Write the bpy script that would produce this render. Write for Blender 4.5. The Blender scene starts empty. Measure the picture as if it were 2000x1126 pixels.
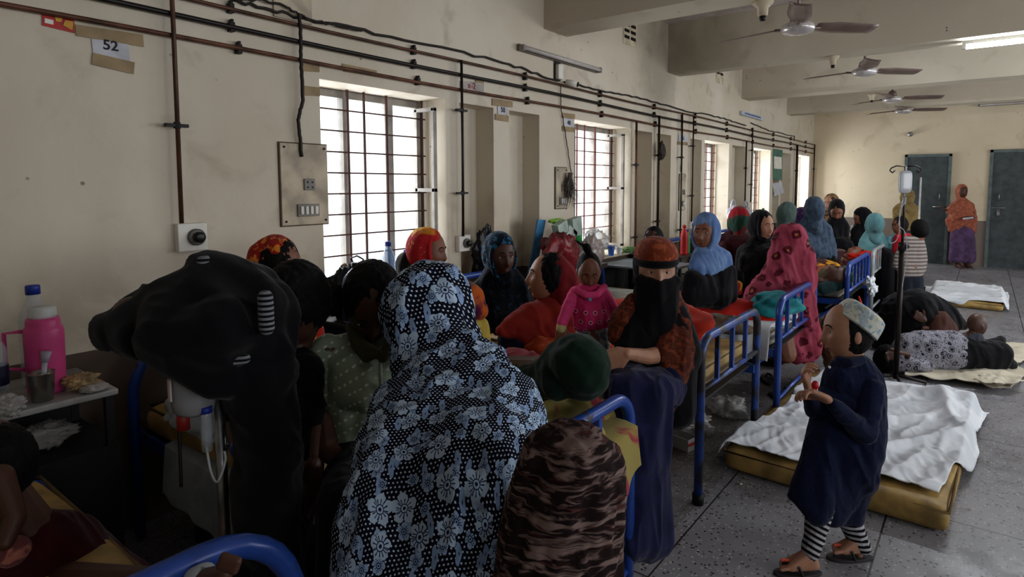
import bpy, bmesh, math, random
import numpy as np
from mathutils import Vector, Matrix
random.seed(7)
SC = bpy.context.scene
COL = SC.collection
# ------------------------------------------------------------------ camera
F_, PX, PY, VX, HY, CH = 1180., 1050., 455., 1925., 360., 1.47
_p = math.atan((PY-HY)/F_); _t = math.atan((VX-PX)*math.cos(_p)/F_)
FW = np.array([-math.sin(_t)*math.cos(_p), math.cos(_t)*math.cos(_p), -math.sin(_p)])
RT = np.array([math.cos(_t), math.sin(_t), 0.]); UP = np.cross(RT, FW)
CAM = np.array([0, 0, CH])
cd = bpy.data.cameras.new('camera'); cam = bpy.data.objects.new('camera', cd); COL.objects.link(cam)
R = Matrix((RT, UP, -FW)).transposed()
cam.matrix_world = Matrix.Translation(CAM) @ R.to_4x4()
cd.sensor_width = 36; cd.lens = F_/2000*36
cd.shift_x = (1000-PX)/2000; cd.shift_y = -(563-PY)/2000
cd.clip_start = .05
SC.camera = cam
def W(px, py, d): return CAM + d*(FW + RT*(px-PX)/F_ - UP*(py-PY)/F_)
def onplane(px, py, ax, val):
    r = W(px, py, 1) - CAM
    return CAM + r*(val-CAM[ax])/r[ax]
# ------------------------------------------------------------------ light and exposure
SC.view_settings.view_transform = 'Standard'; SC.view_settings.look = 'None'
SC.view_settings.gamma = 1; SC.view_settings.exposure = EXPO = 0.3
wd = bpy.data.worlds.new('sky'); SC.world = wd; wd.use_nodes = True
bg = wd.node_tree.nodes['Background']; bg.inputs[0].default_value = (.86, .93, 1, 1); bg.inputs[1].default_value = 2.2
def area(name, loc, rot, sx, sy, power, col=(1, 1, 1)):
    l = bpy.data.lights.new(name, 'AREA'); l.shape = 'RECTANGLE'; l.size = sx; l.size_y = sy; l.energy = power; l.color = col
    o = bpy.data.objects.new(name, l); COL.objects.link(o); o.location = loc; o.rotation_euler = rot
    return o
# daylight entering by the openings of the unseen right-hand wall
RW = 4.2
for yy, pw in ((.2, 26), (3.6, 46), (7.0, 56), (10.4, 56)):
    area('daylight_right', (RW+.3, yy, 1.75), (0, math.radians(90), 0), 1.5, 1.9, pw, (.95, .97, 1))
# daylight entering by the five barred windows
WINS = [(1.94, 2.88), (4.43, 5.47), (7.45, 8.36), (9.47, 10.37), (12.23, 13.1)]
for (a, b), pw in zip(WINS, (34, 34, 38, 60, 90)):
    area('daylight_left', (-3.5, (a+b)/2, 1.45), (0, math.radians(-90), 0), 1.2, b-a, pw, (.93, .96, 1))
# ------------------------------------------------------------------ node helpers
def lin(c):
    if isinstance(c, str):
        c = c.lstrip('#'); c = [int(c[i:i+2], 16)/255 for i in (0, 2, 4)]
    return tuple(x/12.92 if x <= .04045 else ((x+.055)/1.055)**2.4 for x in c) + (1,)
class X:
    def __init__(s, nt, k): s.nt = nt; s.k = k
    def m(s, op, b=None, c=None):
        n = s.nt.nodes.new('ShaderNodeMath'); n.operation = op
        s.nt.links.new(s.k, n.inputs[0])
        for i, v in ((1, b), (2, c)):
            if v is None: continue
            if isinstance(v, X): s.nt.links.new(v.k, n.inputs[i])
            else: n.inputs[i].default_value = v
        return X(s.nt, n.outputs[0])
    def __add__(s, o): return s.m('ADD', o)
    def __sub__(s, o): return s.m('SUBTRACT', o)
    def __mul__(s, o): return s.m('MULTIPLY', o)
    def __truediv__(s, o): return s.m('DIVIDE', o)
    def lt(s, o): return s.m('LESS_THAN', o)
    def gt(s, o): return s.m('GREATER_THAN', o)
    def inv(s): return s.m('MULTIPLY_ADD', -1., 1.)
class Mat:
    def __init__(s, name, rough=.75, metal=0., spec=.3):
        s.mat = bpy.data.materials.new(name); s.mat.use_nodes = True; s.nt = s.mat.node_tree
        s.b = s.nt.nodes['Principled BSDF']; s.b.inputs['Roughness'].default_value = rough
        s.b.inputs['Metallic'].default_value = metal; s.b.inputs['Specular IOR Level'].default_value = spec
    def node(s, t, **kw):
        n = s.nt.nodes.new('ShaderNode'+t)
        for k, v in kw.items(): setattr(n, k, v)
        return n
    def link(s, a, b): s.nt.links.new(a.k if isinstance(a, X) else a, b)
    def coord(s, kind='Object', scale=(1, 1, 1)):
        if kind == 'World': o = s.node('NewGeometry').outputs['Position']
        else: o = s.node('TexCoord').outputs[kind]
        if scale != (1, 1, 1):
            m = s.node('Mapping'); m.inputs['Scale'].default_value = scale; s.link(o, m.inputs[0]); o = m.outputs[0]
        return o
    def sep(s, v):
        n = s.node('SeparateXYZ'); s.link(v, n.inputs[0]); return [X(s.nt, n.outputs[i]) for i in range(3)]
    def comb(s, x, y, z=None):
        n = s.node('CombineXYZ')
        for i, v in enumerate((x, y, z)):
            if v is not None: s.link(v, n.inputs[i])
        return n.outputs[0]
    def noise(s, v, scale, detail=3, dist=0, col=False):
        n = s.node('TexNoise'); s.link(v, n.inputs['Vector']); n.inputs['Scale'].default_value = scale
        n.inputs['Detail'].default_value = detail; n.inputs['Distortion'].default_value = dist
        return n.outputs['Color'] if col else X(s.nt, n.outputs[0])
    def vor(s, v, scale, rnd=1., dim='3D', feature='F1'):
        n = s.node('TexVoronoi'); n.voronoi_dimensions = dim; n.feature = feature
        s.link(v, n.inputs['Vector']); n.inputs['Scale'].default_value = scale; n.inputs['Randomness'].default_value = rnd
        return n
    def ramp(s, f, a, b):   # smoothstep a..b
        n = s.node('MapRange', interpolation_type='SMOOTHSTEP'); s.link(f, n.inputs[0])
        n.inputs[1].default_value = a; n.inputs[2].default_value = b
        return X(s.nt, n.outputs[0])
    def mix(s, f, a, b):
        n = s.node('Mix', data_type='RGBA')
        if isinstance(f, (int, float)): n.inputs[0].default_value = f
        else: s.link(f, n.inputs[0])
        for i, c in ((6, a), (7, b)):
            if isinstance(c, (str, tuple, list)): n.inputs[i].default_value = lin(c)
            else: s.link(c, n.inputs[i])
        return n.outputs[2]
    def col(s, c):
        if isinstance(c, (str, tuple, list)): s.b.inputs['Base Color'].default_value = lin(c)
        else: s.link(c, s.b.inputs['Base Color'])
        return s
    def bump(s, h, strength=.3, dist=.01):
        n = s.node('Bump'); n.inputs['Strength'].default_value = strength; n.inputs['Distance'].default_value = dist
        s.link(h, n.inputs['Height']); s.link(n.outputs[0], s.b.inputs['Normal']); return s
_mc = {}
def plain(name, c, rough=.7, metal=0., spec=.3, var=.12, bump=.15, bs=60):
    if name in _mc: return _mc[name]
    m = Mat(name, rough, metal, spec); v = m.coord()
    c0 = lin(c); n = m.noise(v, 9, 4)
    k = 1-var
    def sc(f): return tuple(min(1, x*f) for x in [(a/255 if a > 1 else a) for a in _srgb(c)])
    m.col(m.mix(m.ramp(n, .3, .7), sc(k), sc(1+var*.6)))
    if bump: m.bump(m.noise(v, bs, 3), bump, .004)
    _mc[name] = m.mat; return m.mat
def _srgb(c):
    if isinstance(c, str): c = c.lstrip('#'); return [int(c[i:i+2], 16)/255 for i in (0, 2, 4)]
    return list(c)
def cloth(name, c, c2=None, scale=40, lo=.45, hi=.55, kind='noise', rough=.92, weave=260):
    if name in _mc: return _mc[name]
    m = Mat(name, rough, 0, .12); v = m.coord()
    if kind == 'noise': f = m.ramp(m.noise(v, scale, 4, .6), lo, hi)
    elif kind == 'spots': f = m.ramp(X(m.nt, m.vor(v, scale).outputs['Distance']), hi, lo)
    elif kind == 'rings':
        d = X(m.nt, m.vor(v, scale, .8).outputs['Distance']); f = m.ramp((d*17.).m('SINE'), lo, hi)
    elif kind == 'crack': f = m.ramp(X(m.nt, m.vor(v, scale, 1, '3D', 'DISTANCE_TO_EDGE').outputs['Distance']), hi, lo)
    elif kind == 'zstripe':
        z = m.sep(v)[2]; f = m.ramp(((z + m.noise(v, 7, 2)*.006)*(6.2832*scale)).m('SINE'), -.15, .15)
    if c2 is None: c2 = tuple(min(1, x*1.15+.01) for x in _srgb(c)); f = m.ramp(m.noise(v, 14, 3), .3, .7)
    m.col(m.mix(f, c, c2)); m.bump(m.noise(v, weave, 2), .25, .002)
    m.b.inputs['Sheen Weight'].default_value = .08
    _mc[name] = m.mat; return m.mat
def glass(name, c=(.9, .95, 1), alpha=.35, rough=.1):
    if name in _mc: return _mc[name]
    m = Mat(name, rough, 0, .6); m.col(c); m.b.inputs['Alpha'].default_value = alpha
    _mc[name] = m.mat; return m.mat
def emit(name, c, s):
    m = Mat(name); m.col('#ffffff'); m.b.inputs['Emission Color'].default_value = lin(c); m.b.inputs['Emission Strength'].default_value = s
    return m.mat
# ------------------------------------------------------------------ mesh helpers
def vhash(ix, iy, iz, seed):
    n = (ix*374761393 + iy*668265263 + iz*2147483647 + seed*1274126177) & 0xffffffff
    n = ((n ^ (n >> 13))*1274126177) & 0xffffffff
    return ((n ^ (n >> 16)) & 0xffff)/65535.
def vnoise(p, seed=0):
    p = np.asarray(p, float); i = np.floor(p).astype(np.int64); f = p-i; f = f*f*(3-2*f); r = 0
    for dx in (0, 1):
        for dy in (0, 1):
            for dz in (0, 1):
                w = (f[:, 0] if dx else 1-f[:, 0])*(f[:, 1] if dy else 1-f[:, 1])*(f[:, 2] if dz else 1-f[:, 2])
                r = r + w*vhash(i[:, 0]+dx, i[:, 1]+dy, i[:, 2]+dz, seed)
    return r
def ridge(p, axis, freq, seed, stretch=.18, warp=.5):
    a = np.array(axis, float); a /= np.linalg.norm(a)
    al = (p@a)[:, None]*a; q = (p-al) + al*stretch
    q = q*freq; q = q + warp*(vnoise(p*freq*.35+5, seed+9)[:, None]-.5)
    n = vnoise(q, seed)+.5*vnoise(q*2.1, seed+3)
    return 1-np.abs(n/1.5*2-1)*1.6
class MB:
    def __init__(s): s.v = []; s.f = []; s.mi = []; s.n = 0; s.cur = 0
    def add(s, V, Fc):
        V = np.asarray(V, float).reshape(-1, 3); s.v.append(V)
        for f in Fc: s.f.append([i+s.n for i in f]); s.mi.append(s.cur)
        s.n += len(V); return s
    def box(s, c, d, rz=0, M=None):
        c = np.array(c, float); h = np.array(d, float)/2
        V = np.array([(x, y, z) for x in (-1, 1) for y in (-1, 1) for z in (-1, 1)])*h
        if rz: cs, sn = math.cos(rz), math.sin(rz); V = V@np.array([[cs, sn, 0], [-sn, cs, 0], [0, 0, 1]])
        if M is not None: V = V@np.array(M).T
        return s.add(V+c, [(0, 1, 3, 2), (4, 6, 7, 5), (0, 4, 5, 1), (2, 3, 7, 6), (0, 2, 6, 4), (1, 5, 7, 3)])
    def bx(s, x0, x1, y0, y1, z0, z1): return s.box(((x0+x1)/2, (y0+y1)/2, (z0+z1)/2), (abs(x1-x0), abs(y1-y0), abs(z1-z0)))
    def tube(s, pts, r, n=8, closed=False):
        P = [np.array(p, float) for p in pts]; m = len(P); rr = r if hasattr(r, '__len__') else [r]*m
        V = []; prev = None
        for i in range(m):
            a = P[(i-1) % m] if (i or closed) else P[0]; b = P[(i+1) % m] if (i < m-1 or closed) else P[-1]
            t = b-a; t = t/(np.linalg.norm(t)+1e-9)
            if prev is None:
                u = np.cross(t, (0, 0, 1)) if abs(t[2]) < .9 else np.cross(t, (1, 0, 0))
            else: u = prev-t*(prev@t)
            u /= np.linalg.norm(u)+1e-9; w = np.cross(t, u); prev = u
            for k in range(n):
                a_ = 2*math.pi*k/n; V.append(P[i]+rr[i]*(math.cos(a_)*u+math.sin(a_)*w))
        Fc = []
        for i in range(m if closed else m-1):
            for k in range(n):
                a = i*n+k; b = i*n+(k+1) % n; c = ((i+1) % m)*n+(k+1) % n; d = ((i+1) % m)*n+k
                Fc.append((a, b, c, d))
        if not closed: Fc.append(tuple(range(n))[::-1]); Fc.append(tuple((m-1)*n+k for k in range(n)))
        return s.add(V, Fc)
    def lathe(s, prof, c=(0, 0, 0), n=20, cap=True):
        V = []; c = np.array(c, float)
        for r, z in prof:
            for k in range(n): a = 2*math.pi*k/n; V.append(c+(r*math.cos(a), r*math.sin(a), z))
        Fc = [(i*n+k, i*n+(k+1) % n, (i+1)*n+(k+1) % n, (i+1)*n+k) for i in range(len(prof)-1) for k in range(n)]
        if cap: Fc.append(tuple(range(n))[::-1]); Fc.append(tuple((len(prof)-1)*n+k for k in range(n)))
        return s.add(V, Fc)
    def sphgrid(s, fn, nu=40, nv=28):
        U = [(0, 0, 1)]
        for j in range(1, nv):
            ph = math.pi*j/nv
            for i in range(nu): a = 2*math.pi*i/nu; U.append((math.sin(ph)*math.cos(a), math.sin(ph)*math.sin(a), math.cos(ph)))
        U.append((0, 0, -1)); V = fn(np.array(U, float)); L = len(U)-1; Fc = []
        for i in range(nu): Fc.append((0, 1+i, 1+(i+1) % nu)); Fc.append((L, L-nu+(i+1) % nu, L-nu+i))
        for j in range(nv-2):
            for i in range(nu):
                a = 1+j*nu+i; b = 1+j*nu+(i+1) % nu; Fc.append((a, a+nu, b+nu, b))
        return s.add(V, Fc)
    def ell(s, c, r, M=None, nu=20, nv=14):
        c = np.array(c, float); r = np.array(r if hasattr(r, '__len__') else (r,)*3, float)
        return s.sphgrid(lambda U: c+((U*r)@np.array(M).T if M is not None else U*r), nu, nv)
    def grid(s, fn, nu, nv):
        V = [fn(i/nu, j/nv) for j in range(nv+1) for i in range(nu+1)]
        Fc = [(j*(nu+1)+i, j*(nu+1)+i+1, (j+1)*(nu+1)+i+1, (j+1)*(nu+1)+i) for j in range(nv) for i in range(nu)]
        return s.add(V, Fc)
    def hull(s, sph, sub=2):
        bm = bmesh.new()
        for p, r in sph:
            bmesh.ops.create_icosphere(bm, subdivisions=sub, radius=float(r), matrix=Matrix.Translation(Vector([float(a) for a in p])))
        if len(sph) > 1:
            o = bmesh.ops.convex_hull(bm, input=bm.verts, use_existing_faces=False)
            dead = [v for v in bm.verts if not v.link_faces] + [g for g in o['geom_interior'] if isinstance(g, bmesh.types.BMVert)]
            dead = list({v for v in dead if v.is_valid and all(True for _ in (0,))})
            bmesh.ops.delete(bm, geom=dead, context='VERTS')
            # old sphere faces swallowed by the hull
            hf = {g for g in o['geom'] if isinstance(g, bmesh.types.BMFace) and g.is_valid}
            bad = [f for f in bm.faces if f not in hf]
            if bad: bmesh.ops.delete(bm, geom=bad, context='FACES_ONLY')
            loose = [v for v in bm.verts if not v.link_faces]
            if loose: bmesh.ops.delete(bm, geom=loose, context='VERTS')
        bm.verts.index_update()
        V = [tuple(v.co) for v in bm.verts]; Fc = [tuple(v.index for v in f.verts) for f in bm.faces]; bm.free()
        return s.add(V, Fc)
    def chain(s, sph):
        for a, b in zip(sph, sph[1:]): s.hull([a, b])
        return s
    def mesh(s, name):
        me = bpy.data.meshes.new(name); V = np.concatenate(s.v) if s.v else np.zeros((0, 3))
        me.from_pydata(V.tolist(), [], s.f); me.update()
        if any(s.mi): me.polygons.foreach_set('material_index', s.mi)
        return me
    def build(s, name, mats, parent=None, smooth=True, bevel=0, voxel=0, iters=0, fold=None, solid=0, loc=None, uv=None, post=None):
        o_ = np.zeros(3) if loc is None else np.array(loc, float)
        me = s.mesh(name)
        if voxel:
            t = bpy.data.objects.new('tmp', me); COL.objects.link(t)
            m = t.modifiers.new('r', 'REMESH'); m.mode = 'VOXEL'; m.voxel_size = voxel; m.use_smooth_shade = True
            if iters: m = t.modifiers.new('s', 'SMOOTH'); m.factor = .5; m.iterations = iters
            dg = bpy.context.evaluated_depsgraph_get(); nm = bpy.data.meshes.new_from_object(t.evaluated_get(dg))
            bpy.data.objects.remove(t); bpy.data.meshes.remove(me); me = nm; me.name = name
        if fold or post or uv or loc is not None:
            n = len(me.vertices); co = np.empty(n*3); me.vertices.foreach_get('co', co); co = co.reshape(-1, 3)
            if fold:
                nr = np.empty(n*3); me.vertices.foreach_get('normal', nr); nr = nr.reshape(-1, 3)
                for axis, freq, amp, seed in fold: co = co + nr*(amp*(ridge(co, axis, freq, seed)-.22))[:, None]
            if post: co = post(co)
            if uv:
                U = uv(co); l = me.uv_layers.new(name='UVMap'); vi = np.empty(len(me.loops), np.int32); me.loops.foreach_get('vertex_index', vi)
                l.data.foreach_set('uv', U[vi].ravel())
            co = co-o_; me.vertices.foreach_set('co', co.ravel()); me.update()
        o = bpy.data.objects.new(name, me); COL.objects.link(o)
        for m in (mats if isinstance(mats, (list, tuple)) else [mats]): me.materials.append(m)
        if parent is not None:
            o.parent = parent
            if loc is not None: pass
        elif loc is not None: o.location = o_
        me.polygons.foreach_set('use_smooth', [bool(smooth)]*len(me.polygons))
        if smooth == 'auto':
            m = o.modifiers.new('edges', 'EDGE_SPLIT'); m.split_angle = math.radians(35)
        if bevel:
            m = o.modifiers.new('bevel', 'BEVEL'); m.width = bevel; m.segments = 2; m.limit_method = 'ANGLE'; m.angle_limit = math.radians(40)
        if solid: m = o.modifiers.new('thick', 'SOLIDIFY'); m.thickness = solid; m.offset = 0
        return o
def tag(o, label=None, cat=None, group=None, kind=None):
    for k, v in (('label', label), ('category', cat), ('group', group), ('kind', kind)):
        if v: o[k] = v
    return o
def empty(name, loc, label, cat, group=None):
    o = bpy.data.objects.new(name, None); COL.objects.link(o); o.location = [float(a) for a in loc]; o.empty_display_size = .1
    return tag(o, label, cat, group)
def box(name, mat, x0, x1, y0, y1, z0, z1, parent=None, bevel=0, loc=None):
    return MB().bx(x0, x1, y0, y1, z0, z1).build(name, mat, parent, smooth=False, bevel=bevel, loc=loc)
def dup(root, d, label=None):
    r = root.copy(); COL.objects.link(r); r.location = root.location+Vector(d)
    if label: r['label'] = label
    for ch in list(root.children):
        c = ch.copy(); COL.objects.link(c); c.parent = r
        for g in list(ch.children): e = g.copy(); COL.objects.link(e); e.parent = c
    return r
# ------------------------------------------------------------------ setting
WX = -2.88; CZ = 3.22; YF = 13.4; YB = -2.4
def wallmat(name, a, b, c, dado=None, dcol='#776a62'):
    m = Mat(name, .72, 0, .25); v = m.coord('World')
    f = m.ramp(m.noise(v, 1.1, 6, .4), .35, .7); k = m.mix(f, a, b)
    st = m.ramp(m.noise(v, 3.2, 8, .5), .56, .72)
    z = m.sep(v)[2]
    low = m.ramp(z, 1.35, .7)
    k = m.mix(st*.5, k, c)
    k = m.mix(low*m.ramp(m.noise(v, 5, 6, 1), .42, .62)*.6, k, c)
    sp = m.ramp(X(m.nt, m.vor(v, 9).outputs['Distance']), .10, .04)*m.ramp(m.noise(v, 2.1), .5, .6)
    k = m.mix(sp*.7, k, '#3a2f24')
    xx, yy, zz = m.sep(v)
    dpt = (((yy-6.05)*(yy-6.05))*.9+((zz-2.75)*(zz-2.75))*.45+((xx+2.88)*(xx+2.88))*.25).m('SQRT')+(m.noise(v, 2.6, 5, .5)-.5)*.7
    k = m.mix(m.ramp(dpt, .62, .15)*.5, k, '#5c5346')
    if dado: k = m.mix(z.lt(dado), k, dcol)
    m.col(k); m.bump(m.noise(v, 14, 5), .25, .01); return m.mat
M_wall = wallmat('cream_plaster', '#c4b9a5', '#d0c7b6', '#988871', .80, '#55473d')
M_far = wallmat('yellow_plaster', '#cec0a4', '#d6c9af', '#b8aa8c', .82)
M_ceil = plain('ceiling_paint', '#c9c0bd', .8, var=.08, bump=.05)
M_beam = wallmat('beam_plaster', '#bdb4a0', '#c9c0ad', '#a29782')
def flr():
    m = Mat('terrazzo', .38, 0, .4); v = m.coord('World'); x, y, z = m.sep(v)
    base = m.mix(m.ramp(m.noise(v, 1.4, 5, .5), .3, .7), '#6f6e72', '#858489')
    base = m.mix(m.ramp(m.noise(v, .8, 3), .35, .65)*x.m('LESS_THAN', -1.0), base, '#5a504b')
    vo = m.vor(v, 72); d = X(m.nt, vo.outputs['Distance']); rc = m.sep(vo.outputs['Color'])
    base = m.mix(d.lt(.34)*rc[0].gt(.72), base, '#aca6a0')
    base = m.mix(d.lt(.38)*rc[1].gt(.80), base, '#2e2826')
    vo = m.vor(v, 36); base = m.mix(X(m.nt, vo.outputs['Distance']).lt(.2)*m.sep(vo.outputs['Color'])[0].gt(.82), base, '#3a3230')
    fx = ((x-(-.955))/.665).m('FRACT'); fy = ((y-3.12)/1.14+20.).m('FRACT')
    ln = fx.lt(.012).m('MAXIMUM', fy.lt(.007)); base = m.mix(ln, base, '#2a2523')
    m.col(base); m.link(m.ramp(m.noise(v, 6, 4), .3, .7)*.25+.25, m.b.inputs['Roughness'])
    m.bump((ln*-1.)+m.noise(v, 30, 3)*.2, .2, .004); return m.mat
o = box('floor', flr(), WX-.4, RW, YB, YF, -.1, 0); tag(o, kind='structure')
tag(box('ceiling', M_ceil, WX-.4, RW+.3, YB, YF+.3, CZ, CZ+.12), kind='structure')
T = .36; XO = WX-T
# openings: (y0,y1,z0,z1,depth) ; depth None = window through the wall
SILL = .80; LT = 2.03
OPEN = [(a, b, SILL, LT, None) for a, b in WINS]
NICHE = [(3.01, 3.36), (3.54, 3.92), (5.55, 5.95), (6.06, 6.43), (6.99, 7.35), (8.49, 9.12), (10.55, 10.95), (11.05, 11.67)]
OPEN += [(a, b, .12, LT-.01, .17) for a, b in NICHE]; OPEN.sort()
w = MB(); y = YB
for a, b, z0, z1, dp in OPEN:
    w.bx(XO, WX, y, a, 0, CZ)
    w.bx(XO, WX, a, b, z1, CZ); w.bx(XO, WX, a, b, 0, z0)
    if dp: w.bx(XO, WX-dp, a, b, z0, z1)
    y = b
w.bx(XO, WX, y, YF, 0, CZ)
tag(w.build('wall_left', M_wall, smooth=False), kind='structure')
tag(box('wall_far', M_far, WX-.4, RW+.3, YF, YF+.2, 0, CZ), kind='structure')
tag(box('wall_near', M_wall, WX-.4, RW+.3, YB-.2, YB, 0, CZ), kind='structure')
w = MB(); y = YB
for yy in (.2, 3.6, 7.0, 10.4):
    w.bx(RW, RW+.2, y, yy-.95, 0, CZ); w.bx(RW, RW+.2, yy-.95, yy+.95, 2.5, CZ); w.bx(RW, RW+.2, yy-.95, yy+.95, 0, 1.0); y = yy+.95
w.bx(RW, RW+.2, y, YF, 0, CZ)
tag(w.build('wall_right', M_wall, smooth=False), kind='structure')
for i, yf in enumerate((1.95, 4.3, 6.63, 9.15, 11.6)):
    if i == 0: continue
    tag(box('trim_%d' % i, M_beam, WX-.02, RW+.05, yf-.32, yf, 2.7, CZ+.01), kind='structure')
# dark damp patch, loose dirt and air vent blocks
M_black = plain('void_black', '#0c0a08', .9, var=0, bump=0)
def vent(y, z, n, label):
    r = empty('air_vent', (WX, y, z), label, 'vent'); sg = plain('vent_rim', '#c2b69c', .8)
    MB().bx(0, .006, -.14, .14, -.12, .12).build('vent_block', sg, r, smooth=False, bevel=.002)
    for j in range(2):
        for k in range(n): MB().bx(.006, .009, -.12+j*.13, -.02+j*.13, .055-k*.06, .085-k*.06).build('vent_slot', M_black, r, smooth=False)
vent(5.42, 2.95, 3, 'slotted air vent block high on the left wall between first and second beams')
vent(7.92, 2.91, 2, 'slotted air vent block high on the left wall beyond the second beam')
# ------------------------------------------------------------------ windows
M_fr = plain('window_grey_paint', '#8c8780', .6, .2); M_bar = plain('rust_red_bar', '#6d3f33', .7, .2); M_pane = glass('window_pane', (.95, .97, 1), .12, .05)
M_cream = plain('cream_paint', '#cfc4aa', .6); M_bar2 = plain('grey_bar', '#4f4744', .6, .3)
for wi, (a, b) in enumerate(WINS):
    root = bpy.data.objects.new('window_%d' % (wi+1), None); COL.objects.link(root); root.location = (WX, (a+b)/2, SILL); tag(root, kind='structure')
    L = (WX, (a+b)/2, SILL); xf = WX-.27; wdt = b-a
    f = MB()
    for yy in (a+.025, b-.025, a+wdt*.36, a+wdt*.72): f.bx(xf-.03, xf+.03, yy-.022, yy+.022, SILL, LT)
    for zz in (SILL+.02, LT-.025): f.bx(xf-.028, xf+.028, a, b, zz-.022, zz+.022)
    f.build('window_frame', M_fr, root, smooth=False, bevel=.003, loc=L)
    # one casement leaf folded open against the right reveal
    s_ = MB(); y1 = b-.07
    for xx in (xf+.04, xf+.20): s_.bx(xx, xx+.025, y1, y1+.03, SILL+.05, LT-.06)
    for zz in (SILL+.05, SILL+.62, LT-.08): s_.bx(xf+.04, xf+.225, y1, y1+.03, zz, zz+.025)
    if wi < 2: s_.build('window_leaf', M_fr, root, smooth=False, bevel=.002, loc=L)
    MB().bx(xf-.004, xf+.004, a, b, SILL, LT).build('pane', M_pane, root, smooth=False, loc=L)
    g = MB(); xg = xf+.07
    for k in range(4):
        yy = a+wdt*(0.03+.31*k) if k < 3 else b-.03
        g.bx(xg-.004, xg+.004, yy-.008, yy+.008, SILL, LT)
    g.bx(xg-.004, xg+.004, a+wdt*.46, a+wdt*.46+.014, SILL, LT)
    nb = 10
    for k in range(1, nb): zz = SILL+(LT-SILL)*k/nb; g.tube([(xg, a, zz), (xg, b, zz)], .0052, 6)
    g.build('window_grille', M_bar if wi != 0 else plain('grille_brown', '#4a302a', .7, .2), root, smooth=False, loc=L)
    MB().bx(XO-.01, WX+.025, a-.01, b+.01, SILL-.03, SILL+.004).build('window_sill', M_cream, root, smooth=False, bevel=.004, loc=L)
# ------------------------------------------------------------------ far doors
M_door = plain('door_green_grey', '#3f4749', .55, var=.15); M_dfr = plain('door_frame_grey', '#5b6664', .5); M_steel = plain('dull_steel', '#9a9a98', .35, .8)
for i, (a, b, z1) in enumerate(((-1.25, -.51, 2.03), (.04, .98, 2.08))):
    root = bpy.data.objects.new('door_%d' % (i+1), None); COL.objects.link(root); root.location = (a, YF, 0); tag(root, kind='structure')
    L = (a, YF, 0); f = MB(); yy = YF-.04
    f.bx(a, a+.05, yy, YF, 0, z1); f.bx(b-.05, b, yy, YF, 0, z1); f.bx(a, b, yy, YF, z1-.05, z1)
    f.build('door_frame', M_dfr, root, smooth=False, bevel=.004, loc=L)
    MB().bx(a+.05, b-.05, YF-.025, YF-.001, 0, z1-.05).build('door_leaf', M_door, root, smooth=False, loc=L)
    hx = b-.16 if i == 0 else a+.16
    MB().tube([(hx, YF-.03, 1.32), (hx, YF-.07, 1.30), (hx, YF-.07, 1.20), (hx, YF-.03, 1.18)], .008).build('door_handle', M_steel, root, loc=L)
    MB().tube([(hx-.10, YF-.035, 1.06), (hx+.10, YF-.035, 1.06)], .009).build('door_bolt', M_steel, root, loc=L)
    if i: MB().bx(hx-.02, hx+.02, YF-.06, YF-.03, .93, .99).tube([(hx-.012, YF-.045, .98), (hx-.012, YF-.045, 1.03), (hx+.012, YF-.045, 1.03), (hx+.012, YF-.045, .98)], .004, 6).build('padlock', M_steel, root, smooth=False, loc=L)
# ------------------------------------------------------------------ pipes and wires
M_pb = plain('pipe_brown', '#4f3527', .45, .3, var=.3); M_pk = plain('pipe_black', '#1b1614', .4, .2); M_pr = plain('pipe_rust', '#59392a', .5, .3, var=.3)
M_clip = plain('clip_black', '#191412', .5, .3); M_wire = plain('wire_black', '#201b18', .6)
random.seed(3)
for z, mt, lab, r in ((2.285, M_pb, 'thin brown pipe running along the left wall, topmost of three', .009), (2.20, M_pk, 'black pipe running along the left wall between two brown pipes', .012), (2.105, M_pr, 'rusty brown pipe running along the left wall just above the windows, lowest of three', .010)):
    root = empty('wall_pipe', (WX, 5, z), lab, 'pipe', 'three long pipes along the left wall')
    pts = [(.03, yy-5, .006*math.sin(yy*1.7+z*9)) for yy in np.linspace(-1.5, 13.36, 60)]
    MB().tube(pts, r, 8).build('pipe_run', mt, root)
    for k in range(13):
        yy = .35+k*1.12+(.03 if z < 2.15 else 0)
        if yy > 13.2: break
        MB().bx(0, .035, yy-5-.012, yy-5+.012, -.022, .022).box((.02, yy-5, .026), (.03, .012, .02)).build('pipe_clamp', M_clip, root, smooth=False, bevel=.003)
def vpipe(y, z0, z1, lab, r=.010, mt=M_pb, sock=None):
    root = empty('riser_pipe', (WX, y, z0), lab, 'pipe')
    MB().tube([(.05, 0, 0), (.05, 0.004, (z1-z0)*.5), (.05, 0, z1-z0)], r, 8).build('pipe_run', mt, root)
    for t in (.25, .72): MB().box((.045, 0, (z1-z0)*t), (.03, .09, .014)).tube([(.05, 0, (z1-z0)*t-.014), (.05, 0, (z1-z0)*t+.014)], r*1.5).build('pipe_clamp', M_clip, root, smooth=False)
vpipe(1.20, 1.30, 3.0, 'vertical brown pipe dropping from above to the round wall socket nearest the camera')
vpipe(2.98, 1.12, 2.29, 'vertical dark pipe right of the nearest window dropping to a white round socket', .009, M_pk)
vpipe(5.49, .55, 2.10, 'vertical brown pipe on the right edge of the second window', .012, M_pr)
vpipe(6.01, .7, 2.20, 'black vertical pipe between two niches past the second window', .013, M_pk)
vpipe(6.62, .5, 2.28, 'dark vertical pipe left of the third pair of switches', .010, M_pk)
vpipe(6.95, 1.02, 2.28, 'dark vertical pipe ending at a small white socket before the third window', .009, M_pk)
vpipe(8.95, .7, 2.1, 'dark pipe inside the niche beyond the third window', .012, M_pk)
vpipe(9.22, 1.2, 2.28, 'thin dark pipe left of the fourth window', .010, M_pk)
vpipe(11.9, .5, 2.2, 'thick dark pipe before the last window', .02, M_pk)
vpipe(13.30, .5, 2.28, 'brown pipe in the far corner of the left wall', .014, M_pr)
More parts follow.
